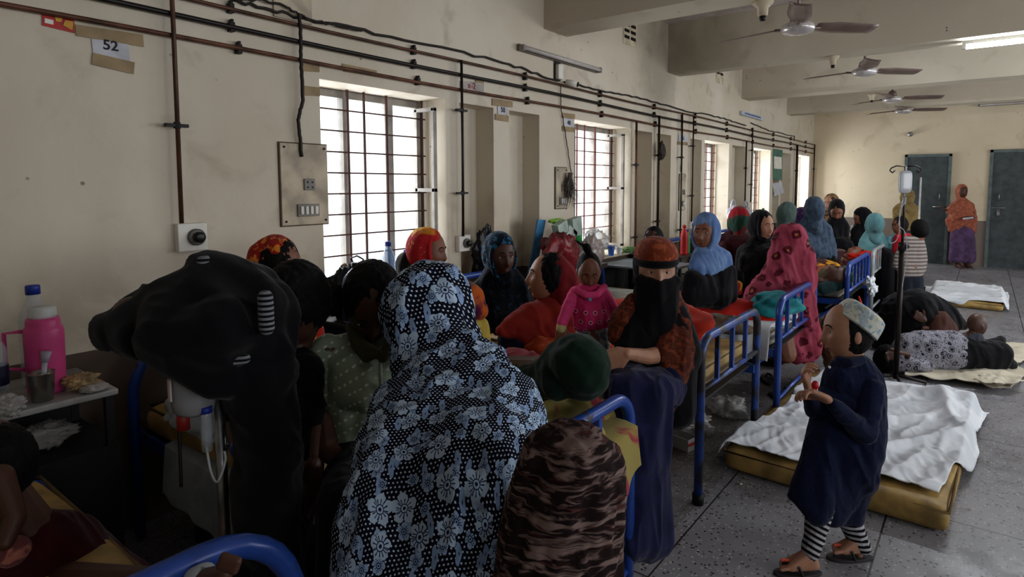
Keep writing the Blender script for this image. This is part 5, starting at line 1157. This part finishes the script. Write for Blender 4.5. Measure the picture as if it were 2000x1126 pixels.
p.limb([(1120, 580, 10), (1105, 610, 9, -.03), (1098, 636, 7, -.05)]).hand((1098, 636, 7, -.05), np.array((0, 0, -1.))+RT*-.1, -NH, .5)
p.limb([(1180, 575, 10), (1196, 600, 9, -.0), (1205, 618, 7, -.0)]).limb([(1140, 650, 14), (1150, 690, 11)]).limb([(1168, 650, 14), (1175, 690, 11)])
p.gar('pink_top', PD, [[(1128, 575, 13), (1174, 575, 13), (1150, 562, 16)], [(1130, 578, 14), (1172, 578, 14), (1136, 632, 16, -.02), (1178, 626, 16, -.02), (1155, 620, 20, -.05)]], iters=3, fold=[((0, 0, 1), 30, .006, 3)], vox=.0035)
p.gar('sleeve', PK, [['chain', (1124, 572, 13), (1108, 605, 12.5, -.03), (1098, 630, 10, -.05)]], iters=1, fold=[((1, 0, 0), 30, .004, 3)], vox=.0035)
p.gar('sleeve', PK, [['chain', (1178, 572, 13), (1195, 598, 12, 0), (1203, 612, 10, 0)]], iters=1, fold=[], vox=.0035)
p.gar('collar', PK, [['chain', (1126, 565, 7, -.03), (1146, 577, 7, -.06), (1166, 575, 7, -.06), (1180, 560, 7, -.02)]], iters=2, fold=[], vox=.0035)
p.gar('cuff', cloth('cuff_cream', '#a8a06a'), [['chain', (1097, 634, 10.5, -.05), (1096, 640, 10.5, -.05)]], iters=0, fold=[], vox=.0035)
p.gar('trousers', cloth('print_grey_white', '#8d9494', '#5b6472', 30, .5, .56), [[(1142, 645, 18), (1172, 642, 18), (1146, 672, 14), (1176, 670, 14)], ['chain', (1145, 670, 13), (1150, 690, 12)], ['chain', (1174, 668, 13), (1176, 690, 12)]], vox=.004)
p.gar('flower_badge', plain('badge_teal', '#4f93a0', .6), [[(1152, 582+2, 3.5, -.075), (1152, 585, 3.5, -.075)]], iters=0, fold=[], vox=.002)
p.hair((.077, .094, .108), (0, -.016, .018), .002, extra=[[('h', 0, -.02, .12, .02), ('h', .02, -.03, .16, .028)], [('h', .02, -.03, .16, .012), ('h', .09, -.03, .21, .006)]]); p.face(); p.done()
# second small child behind the baby with tied-up hair: purple sleeve seen
# ===== patient's head under the dark green scarf on the foreground bed
GRN = cloth('dark_green_scarf', '#071a12', '#0a2417', 5, .4, .6)
p = Per('patient lying on the foreground bed with a dark green scarf over the head', 1.92, (1128, 715, 150, -50), .98, 'd', .57, hs=.8)
p.torso([(1060, 730, 45, .15), (1000, 740, 60, .35), (940, 760, 60, .6)])
p.gar('headscarf', GRN, [[(1128, 712, 58, 0), (1140, 725, 52, -.02), (1105, 715, 50, .06)], [(1110, 720, 52, .05), (1060, 745, 34, .1), (1085, 755, 22, -.02)], [(1060, 740, 36, .12), (1010, 750, 40, .3), (1040, 730, 30, .25)]], iters=6, fold=[((1, .2, -.6), 14, .014, 3)], vox=.005)
p.gar('blanket', cloth('dark_red_blanket', '#6b101c'), [[(1050, 735, 30, .25), (960, 760, 50, .55), (1040, 700, 12, .35), (1000, 720, 40, .5)], [(960, 760, 60, .6), ('w', -2.1, 1.4, .66, .09), ('w', -2.0, 1.2, .66, .09)]]); p.done()
# ===== boy behind the veiled woman
p = Per('boy with short black hair half hidden behind the rust headband of the veiled woman', 4.5, (1276, 470, 30, 5), .85, 'd', .57)
p.torso([(1276, 500, 12), (1276, 540, 22)]).hair((.081, .096, .112), (0, -.012, .014)).face()
p.gar('shirt', cloth('shirt_purple', '#2a1630'), [[(1262, 508, 12), (1292, 508, 12), (1262, 550, 14), (1292, 550, 14)]]); p.done()
# ===== woman in the pale blue scarf
BS_ = cloth('pale_blue_shawl', '#4d6795', '#6580a8', 7, .4, .62); 
p = Per('young woman in a pale blue shawl over black clothes turned towards the camera', 4.0, (1377, 455, 32, 0, 0), 1., 'm', .57)
p.torso([(1385, 490, 9, .02), (1392, 540, 22, .02), (1395, 580, 22, .0)])
p.gar('black_robe', BW, [[(1395, 530, 20, .02), (1420, 530, 18, .05), (1400, 580, 26, .0), (1422, 575, 18, .05)], [(1350, 540, 13, -.12), (1345, 575, 16, -.12), (1400, 575, 20, -.02)], [(1358, 545, 14, -.12), (1390, 550, 22, 0), (1345, 588, 10, -.12), (1410, 592, 10, -.0)]])
p.gar('shawl', BS_, [[(1378, 480, 16, .02), (1362, 500, 9, -.02), (1412, 500, 12, .03)], [(1372, 492, 12, -.03), (1414, 502, 13, .03), (1422, 515, 8, .03), (1368, 525, 9, -.08), (1385, 530, 9, -.08)], [(1362, 500, 9, -.04), (1352, 522, 7, -.10), (1368, 528, 8, -.10)], [(1368, 525, 8, -.10), (1372, 568, 5, -.12), (1366, 560, 5, -.12)]], iters=4, fold=[((-.5, 0, 1), 20, .012, 3)])
p.scarf(BS_, back=.034, size=1.04); p.hair((.076, .088, .100), (0, -.020, .022), .002); p.face(); p.done()
# ===== others on the ward
BKN = cloth('navy_cloth', '#0d1530'); TEAL = cloth('pale_teal_scarf', '#5b8589', '#537d81', 5, .4, .6); GREY = cloth('grey_blue_shawl', '#3c4a5b', '#2f3c4c', 24, .45, .6); GG = cloth('grey_green_scarf', '#3f4e4a')
woman('woman seen from behind in a red and green scarf with a maroon shawl', 1441, 432, 5.3, 170, 0, cloth('maroon_shawl', '#32090f', '#3d1016', 6), w=36, bot=505, floor=True, base=.57, scarfmat=cloth('red_green_scarf', '#8e1220', '#1f3d30', 4, .48, .54)).done()
p = woman('older woman in a black headscarf looking towards the camera', 1489, 442, 4.9, -22, 4, BW, w=42, bot=530, floor=True, base=.57, skin='l'); p.done()
woman('person in a grey-green scarf and navy clothes bent forward beyond the black-clad woman', 1538, 420, 6.3, -120, 25, BKN, w=34, bot=480, base=.57, scarfmat=GG, lean=-12).done()
woman('person in a purple patterned scarf partly hidden by the grey shawl', 1563, 428, 6.7, 150, 10, cloth('purple_print', '#2a1747', '#6a4038', 25, .52, .6), w=26, bot=470, base=.57).done()
woman('woman seen from behind in a grey-blue shawl sitting on the far side of the ward', 1588, 410, 5.9, 176, 6, GREY, w=42, bot=510, wb=44, base=.57, dressmat=BW).done()
TAN = cloth('tan_pattern', '#7a5a3c', '#3a2a20', 20, .5, .58)
woman('woman in a tan patterned scarf standing farthest back by the end wall', 1622, 398, 7.8, 55, 5, TAN, w=32, bot=470, floor=True, base=0, skin='l').done()
woman('woman in black bending her head down beside the grey-blue shawl', 1634, 412, 6.9, 25, 30, BW, w=26, bot=500, floor=True, base=.57, skin='m', lean=-8).done()
woman('woman in black with bowed head left of the pale teal scarf', 1683, 425, 7.7, 95, 25, BW, w=22, bot=500, floor=True, base=.57, lean=4).done()
woman('woman seen from behind in a pale teal scarf', 1706, 438, 7.0, 172, 4, TEAL, dressmat=BW, w=28, bot=520, wb=32, floor=True, base=.57).done()
# pink floral shawl, back to the camera
def pinkfl():
    m = Mat('pink_floral_shawl', .9, 0, .15); v = m.coord(); n = m.noise(v, 8, 3); vo = m.vor(v, 10.5, .8); d = X(m.nt, vo.outputs['Distance'])+(m.noise(v, 45, 2)-.5)*.35
    k = m.mix(m.ramp(n, .35, .65), '#8a3445', '#9c4356'); k = m.mix(m.ramp(d, .40, .32), k, '#4a0f1c'); k = m.mix(m.ramp(d, .14, .09), k, '#a05a30'); m.col(k); m.bump(m.noise(v, 200, 2), .2, .002); return m.mat
PF = pinkfl()
p = Per('woman seen from behind in a long pink shawl with dark red flowers', 4.35, (1543, 476, 168, 12), 1., 'm', 0.)
p.torso([(1535, 530, 22, .02), (1520, 620, 30, .02), (1535, 690, 26, .0)]).limb([(1545, 690, 20, .1), (1530, 705, 8, .1)]).limb([(1500, 690, 12, .2), (1515, 701, 7, .15)])
p.gar('pink_shawl', PF, [[(1543, 465, 26, 0), (1542, 480, 27, 0), (1528, 510, 28, .0)], [(1530, 500, 26, 0), (1562, 500, 22, 0), (1505, 560, 26, .0), (1568, 560, 22, .0)], [(1505, 560, 28, 0), (1568, 560, 22, 0), (1450, 606, 14, -.05), (1566, 615, 24, .0), (1500, 620, 20, 0)], [(1450, 600, 12, -.05), (1434, 608, 8, -.06), (1480, 600, 20, -.02)], [(1556, 600, 24, .05), (1572, 600, 20, .05), (1552, 670, 24, .12), (1580, 670, 20, .12)], [(1552, 670, 24, .12), (1580, 670, 20, .12), (1555, 688, 18, .12), (1578, 690, 16, .12)]], fold=[((-.45, -.2, 1), 11, .030, 3), ((-.3, 0, 1), 22, .010, 8)], iters=5)
p.done()
# standing woman in the yellow shawl, seen from behind
YS = cloth('tan_yellow_shawl', '#7f6b42', '#6e5a34', 16, .45, .6)
woman('woman in a dull yellow shawl standing with her back turned beside the left door', 1770, 385, 9.3, 168, 4, YS, w=32, bot=470, wb=28, base=0, dressmat=cloth('dress_grey', '#2b2b30')).gar('lower_dress', cloth('dress_grey', '#2b2b30'), [[(1758, 460, 14), (1786, 460, 14), (1757, 545, 14), (1786, 545, 14)]])
p_ = None
for o in []: pass
# woman by the doors
p = Per('woman in an orange patterned shawl and mauve skirt standing between the two far doors', 10.75, (1879, 374, 12, 5), 1.02, 'd', 0.)
OS = cloth('orange_shawl', '#8a4a3a', '#a05f44', 22, .45, .6); MS = cloth('mauve_skirt', '#46344e', '#574163', 9, .4, .6)
p.torso([(1879, 392, 5), (1879, 420, 11), (1879, 450, 12)]).limb([(1872, 450, 7), (1872, 512, 5)]).limb([(1886, 450, 7), (1886, 512, 5)]).foot((1870, 513, 4), NH).foot((1887, 513, 4), NH).limb([(1896, 405, 6), (1902, 425, 5, -.1), (1888, 424, 4, -.2)]).limb([(1862, 405, 6), (1852, 412, 4, -.1), (1842, 407, 3.5, -.15)])
p.scarf(OS)
p.gar('shawl', OS, [[(1879, 390, 7), (1866, 402, 8), (1893, 402, 8)], [(1864, 402, 8), (1895, 402, 8), (1860, 430, 8), (1900, 428, 8)], [(1866, 425, 9, -.05), (1898, 425, 9, -.05), (1856, 450, 4), (1898, 452, 8)], ['chain', (1864, 402, 7), (1852, 412, 6, -.1)], [(1850, 430, 4), (1856, 445, 4), (1864, 425, 8)]])
p.gar('skirt', MS, [[(1868, 440, 8), (1892, 440, 8), (1864, 505, 8), (1894, 505, 9)]], fold=[((0, 0, 1), 14, .03, 2)])
p.gar('paper_in_hand', M_paper, [['chain', (1882, 427, 2, -.25), (1900, 425, 2, -.25)]], fold=[], iters=0, vox=.01); p.done()
# boy in striped shirt (back) and boy in red
STR = cloth('grey_white_stripe_shirt', '#8f8680', '#584f4c', 26, kind='zstripe'); 
p = Per('boy in a grey and white striped shirt standing with his back to the camera', 6.4, (1795, 450, 165, 8), .92, 'm', 0.)
p.torso([(1785, 480, 10), (1780, 520, 18)]).limb([(1796, 475, 8), (1803, 505, 6), (1800, 533, 4.5)]).limb([(1765, 478, 8), (1752, 505, 6), (1748, 520, 4)])
for x in (1770, 1792): p.limb([(x, 545, 10), (x, 620, 8), (x-2, 635, 6)])
p.hand((1800, 533, 4, 0), (0, 0, -1), -RT, .4)
p.gar('shirt', STR, [[(1772, 470, 10), (1795, 470, 9), (1766, 520, 13), (1792, 520, 12)], [(1766, 520, 13), (1792, 520, 12), (1768, 537, 12), (1788, 537, 12)], ['chain', (1796, 474, 9), (1803, 505, 8), (1801, 528, 6)], ['chain', (1768, 476, 9), (1754, 505, 8), (1750, 520, 6)]])
p.gar('trousers', cloth('dark_jeans', '#11161f'), [[(1769, 540, 12), (1790, 540, 12), (1768, 580, 11), (1792, 580, 11)], ['chain', (1768, 580, 11), (1768, 625, 9)], ['chain', (1792, 580, 11), (1791, 625, 9)]])
p.hair((.082, .098, .114), (0, -.012, .016)); p.done()
p = Per('small boy in a red and pink jacket in profile behind the aisle drip stand', 6.9, (1757, 441, 82, 5), .86, 'm', 0.)
p.torso([(1762, 465, 8), (1765, 500, 14)]).limb([(1760, 540, 9), (1760, 610, 7)])
p.gar('jacket', cloth('jacket_red', '#a3141f', '#c25070', 12, .56, .62), [[(1754, 464, 8), (1774, 464, 9), (1752, 490, 10), (1778, 500, 12)]]); p.gar('trousers', M_dk, [[(1757, 505, 11), (1772, 505, 11), (1757, 600, 9), (1770, 600, 9)]])
p.hair((.082, .098, .114), (0, -.014, .016)).face(); p.done()
# patients
p = Per('dark-faced patient lying face up on the orange pillow', 5.35, (1632, 540, 90, -72), .98, 'd', .6)
p.torso([(1600, 548, 9), (1570, 552, 18, .1), (1500, 560, 20, .3)]); p.face()
p.gar('headscarf', cloth('dark_green_teal', '#0a2022'), [[(1642, 538, 19, .04), (1650, 542, 16, .03)], [(1645, 552, 12, .0), (1600, 562, 8, -.06), (1608, 570, 6, -.06)]]); p.gar('teal_dress', cloth('dress_teal', '#1f5c60'), [[(1603, 560, 9), (1580, 560, 16, .05), (1560, 556, 16, .1)]]); p.done()
p = Per('second patient lying back on the bed beyond with hands raised', 6.7, (1668, 498, 80, -60), .95, 'm', .6)
p.torso([(1655, 505, 7), (1630, 510, 12, .1)]); p.hair(); p.limb([(1650, 500, 5), (1640, 490, 4), (1632, 497, 4)]); p.gar('blanket', cloth('maroon_quilt', '#3a1118', '#6a4a3c', 14), [[(1650, 512, 9), (1600, 516, 14, .2), (1620, 505, 10, .2)]]); p.face(); p.done()
# ===== woman seated low on the aisle floor in black
p = Per('woman in black crouching on the floor beside the aisle drip stand', 5.35, (1795, 628, 60, 45), 1., 'd', 0.)
p.torso([(1790, 610, 26, .0), (1770, 650, 40, .1), (1750, 690, 40, .1)])
p.limb([(1830, 640, 10, -.05), (1802, 640, 6, -.15)]).hand((1806, 625, 6, -.15), -RT*.5+np.array((0, 0, .3)), NH, .6)
p.gar('black_burqa', BW, [[(1790, 600, 36, .0), (1765, 620, 36, .05), (1800, 610, 30, .0)], [(1765, 610, 40, .05), (1740, 660, 34, .08), (1790, 650, 40, .05), (1735, 715, 24, .08)], [(1810, 595, 24, .0), (1850, 612, 18, .0), (1880, 635, 8, -.0), (1830, 625, 24, .0)], [(1735, 700, 26, .05), (1775, 700, 34, .05), (1715, 735, 12, .0), (1800, 700, 30, .0)]], iters=6, fold=[((.6, .3, -1), 12, .02, 3)])
p.gar('brown_dress', cloth('dress_brown', '#3a211b'), [[(1830, 625, 22, -.07), (1850, 640, 16, -.07), (1825, 650, 22, -.09), (1865, 655, 8, -.07)]]); p.done()
# ===== person lying in the patterned dress
def ringsmat():
    m = Mat('white_black_ring_print', .9, 0, .15); v = m.coord(); vo = m.vor(v, 17, .9); d = X(m.nt, vo.outputs['Distance'])
    k = m.mix(m.ramp(d, .26, .22), '#8b8a94', '#0b0b12'); k = m.mix(((d-.37).m('ABSOLUTE')).lt(.035), k, '#15151e'); k = m.mix(((d-.17).m('ABSOLUTE')).lt(.02), k, '#5d5c68'); k = m.mix(m.noise(v, 110, 2).gt(.6), k, '#1c1c26'); m.col(k); return m.mat
RG = ringsmat()
p = Per('person lying curled on the floor sheet in a white and black ring patterned dress', 4.75, (1728, 700, 165, -20), .95, 'd', 0.)
p.torso([(1750, 690, 14), (1790, 690, 24), (1850, 692, 26), (1900, 695, 24, .0)]).limb([(1770, 700, 8, -.1), (1775, 692, 6, -.16), (1752, 686, 5.5, -.2)]).hand((1756, 690, 6, -.18), -RT*.9-np.array((0, 0, .2)), NH, .7)
p.gar('patterned_dress', RG, [[(1770, 672, 20), (1765, 685, 22), (1800, 670, 24), (1790, 690, 28)], [(1795, 672, 26), (1860, 672, 26), (1800, 695, 30), (1862, 694, 30)], [(1755, 710, 14, -.08), (1790, 712, 12, -.12), (1775, 700, 12, -.06), (1815, 716, 8, -.1)]], fold=[((1, 0, .3), 14, .014, 3)])
p.gar('black_trousers', BW, [[(1865, 675, 24), (1865, 695, 30), (1905, 685, 26), (1915, 700, 26)], [(1905, 685, 26), (1910, 700, 28), (1950, 690, 24), (1945, 705, 22)], [(1945, 680, 10, .05), (1955, 665, 9, .08), (1925, 680, 14, .05)], [(1950, 700, 20), (1975, 712, 10), (1960, 718, 9)]])
p.hair((.084, .1, .116), (0, -.01, .01)); p.done()
p = Per('baby lying on the hip of the person in the ring patterned dress', 4.75, (1908, 634, -100, -20), .78, 'd', .3)
p.torso([(1895, 655, 12), (1880, 662, 13)]); p.gar('grey_shirt', cloth('shirt_grey', '#3c3d47'), [[(1905, 660, 14), (1885, 664, 13), (1915, 672, 12), (1890, 675, 12)]]); p.done()
# ===== patient on the nearest bed, mostly outside the frame
p = Per('patient under a maroon cover at the bottom left corner of the photo', 1.45, (-20, 905, 120, -30), .95, 'd', .5)
p.torso([(20, 960, 40), (60, 1040, 60), (120, 1150, 60)]); p.limb([(0, 930, 36, -.1), (30, 1010, 28, -.12), (10, 1060, 22, -.15)])
p.gar('maroon_cover', cloth('maroon_cover', '#3a0b14', '#300910', 5), [[(70, 1080, 70), (150, 1050, 44, .1), (190, 1130, 60, .1), (90, 1180, 60)], [(150, 1050, 44, .1), (250, 1140, 34, .15), (180, 1200, 60, .1)]], fold=[((1, .5, -1), 13, .02, 3)])
p.gar('pink_cloth', cloth('peach_cloth', '#a8685a', '#6a3a3a', 20), [[(-10, 1065, 26, -.1), (40, 1070, 20, -.1), (20, 1085, 20, -.1)]])
p.hair(); 
p.limb([(120, 1150, 50), (380, 1135, 22, -.5), (440, 1118, 16, -.53)], 1.)
for k_ in range(4): p.body.chain(p.Q([(430+k_*9, 1105+k_*3, 9, -.55), (438+k_*9, 1085+k_*3, 8.5, -.55)]))
p.gar('checked_cloth', cloth('check_white', '#a8b0b4', '#6a7480', 30), [[(375, 1125, 16, -.5), (400, 1120, 18, -.5), (395, 1150, 30, -.5)]], vox=.005)
p.done()
# ===== boy with the cap walking
KB = cloth('navy_kurta', '#090f28', '#0d1736', 160, .45, .6); LG = None
def legmat():
    m = Mat('black_white_leggings', .9, 0, .15); uv = m.node('TexCoord').outputs['UV']; u, v, _ = m.sep(uv); w_ = m.noise(uv, 14, 2)
    f = m.ramp(((v+w_*.006)*(6.2832/.0215)).m('SINE'), -.2, .2); m.col(m.mix(f, '#07070d', '#a3a2a6')); return m.mat
def capmat():
    m = Mat('embroidered_cap', .8, 0, .2); v = m.coord(); c = m.noise(v, 26, 3, .8, col=False); k = m.mix(m.ramp(c, .40, .52), '#9aa7ad', '#bfc1b5'); k = m.mix(m.ramp(m.noise(v, 34, 3, 1), .58, .62), k, '#7b93a4'); k = m.mix(m.ramp(m.noise(v, 41, 3, 1), .60, .66), k, '#aaa684')
    m.col(k); m.bump(X(m.nt, m.vor(v, 90).outputs['Distance']), .5, .003); return m.mat
D = 2.32
p = Per('small boy in a white embroidered cap, navy kurta and striped leggings', D, (1655, 648, 93, 2), .94, 'l', 0., vox=.004)
FL = hdir(90)
p.torso([(1668, 730, 20, .02), (1655, 790, 36, .02), (1650, 880, 40, .0)])
p.limb([(1640, 775, 13, .07), (1590, 800, 11, .0), (1583, 765, 9, -.04)]).limb([(1700, 760, 16, -.06), (1690, 850, 14, -.08), (1640, 800, 10, -.12), (1612, 776, 8, -.14)])
p.hand((1580, 762, 8, -.03), np.array((0, 0, .8))-RT*.25, RT*.6+NH*.3, .95, 1, .9)
p.hand((1617, 780, 8, -.13), -RT*.8+np.array((0, 0, .35)), NH*.3-np.array((0, 0, .8)), .7, -1, .9)
A1 = W(1585, 1085, D-.04); A2 = W(1682, 1070, D+.06)
p.limb([(1620, 930, 24, .0), (1598, 1000, 20, 0), (1586, 1085, 14, -.04), (1580, 1096, 13, -.04)]).limb([(1660, 930, 24, .05), (1650, 1010, 19, .06), (1680, 1068, 13, .06), (1678, 1080, 12, .06)])
a1 = p.q((1580, 1083, 12, -.04))[0]; a1[2] = .082; a2 = p.q((1680, 1080, 12, .06))[0]; a2[2] = .088
foot(p.body, a1, FL, .74); foot(p.body, a2, FL, .74)
p.gar('kurta', KB, [[(1650, 722, 26, .0), (1672, 712, 22, 0), (1690, 735, 24, .0)], [(1645, 735, 30, .0), (1688, 745, 32, .0), (1625, 775, 22, .03), (1695, 800, 30, .0)], [(1625, 780, 26, .0), (1690, 790, 34, .0), (1605, 880, 30, .0), (1680, 880, 42, .0)], [(1605, 870, 30, .0), (1680, 870, 42, .0), (1566, 965, 20, .0), (1625, 1000, 24, .03), (1672, 920, 40, .02)], [(1600, 880, 28, 0), (1548, 968, 12, .0), (1600, 1000, 22, -.03)], [(1695, 780, 26, -.02), (1702, 830, 18, -.03), (1680, 860, 30, .0)], [(1660, 900, 46, .02), (1640, 1000, 20, .05), (1665, 1005, 18, .05)]], iters=5, fold=[((-.4, -.3, 1), 12, .014, 3), ((-.3, 0, 1), 30, .004, 9)], vox=.0048)
p.gar('sleeve', KB, [['chain', (1635, 772, 18, .06), (1590, 800, 17, .0), (1582, 775, 12, -.03)]], iters=2, fold=[((0, 0, 1), 40, .004, 3)], vox=.004)
p.gar('sleeve', KB, [['chain', (1698, 760, 26, -.04), (1690, 845, 22, -.08), (1650, 810, 17, -.11), (1628, 788, 12, -.13)]], iters=3, fold=[((1, .5, 0), 24, .007, 3)], vox=.0045)
p.gar('collar', KB, [['chain', (1640, 703, 9, -.02), (1660, 708, 10, -.05), (1682, 703, 10, -.03), (1678, 690, 9, .05), (1650, 690, 8, .05)]], iters=1, fold=[], vox=.0035)
p.gar('button', M_white, [[(1620, 716, 2.6, -.055), (1620, 717, 2.6, -.055)]], iters=0, fold=[], vox=.0015)
def legs(name, L, mt):
    c0, c1 = p.q(L[0])[0], p.q(L[-1])[0]; d = (c1-c0)/np.linalg.norm(c1-c0)
    p.gar(name, mt, [['chain']+L], iters=2, fold=[((1, 0, .0), 34, .005, 5)], vox=.0042, uv=lambda co: np.c_[(co-c0)@RT, (co-c0)@d+.15*((co-c0)@FL)])
LM = legmat()
legs('legging', [(1625, 925, 27, 0), (1600, 1000, 24, 0), (1590, 1050, 19, -.02), (1583, 1076, 17, -.04)], LM)
legs('legging', [(1660, 925, 27, .05), (1652, 1000, 23, .06), (1672, 1045, 19, .06), (1684, 1066, 16, .06)], LM)
def capf(U):
    an = math.radians(40); ax = np.array((0, -math.sin(an), math.cos(an))); e = np.array((0, math.cos(an), math.sin(an))); z = np.clip(U[:, 2]*1.25, -1, 1); rr = np.hypot(U[:, 0], U[:, 1])+1e-9; k = np.minimum(1, rr*1.35)**.8
    R_ = .087-.006*z-.010*np.clip(z, 0, 1)**3; c = np.array((0, -.024, .024))
    return p.hw(c+np.outer(U[:, 0]/rr*k*R_*.98, (1, 0, 0))+np.outer(U[:, 1]/rr*k*R_*1.10, e)+np.outer(z*.042+.044+.010*(1-k), ax))
m = MB().sphgrid(capf, 64, 44)
m.build('prayer_cap', capmat(), p.root, loc=p.L, fold=None)
p.hair((.078, .090, .104), (0, -.012, .006), .002); p.face(); p.done()
o = MB().ell((0, 0, 0), (.013, .013, .018)).build('red_sweet', plain('sweet_red', '#a8101c', .4)); q = W(1592, 752, D-.09); o.location = q; tag(o, 'small red wrapped sweet held in the hands of the boy with the cap', 'sweet')
an = math.degrees(math.atan2(FL[1], FL[0]))-90
for (a_, lb) in ((a1, 'front grey flip-flop with an orange strap under the leading foot of the boy'), (a2, 'rear grey flip-flop with an orange strap under the trailing foot of the boy')):
    c = a_+FL*.04; slipper(c[0], c[1], an, lb, .74, '#2e2a2c', '#2e2a2c', s2='#2b2728', up=.020)
    rt_ = [r_ for r_ in bpy.data.objects if r_.name.startswith('sandal')]
    r_ = sorted(rt_, key=lambda o_: o_.name)[-1]
    MB().box((.0, .050, .058), (.010, .030, .006)).build('orange_tab', plain('tab_orange', '#d04a28', .5), r_, smooth=False, bevel=.001)
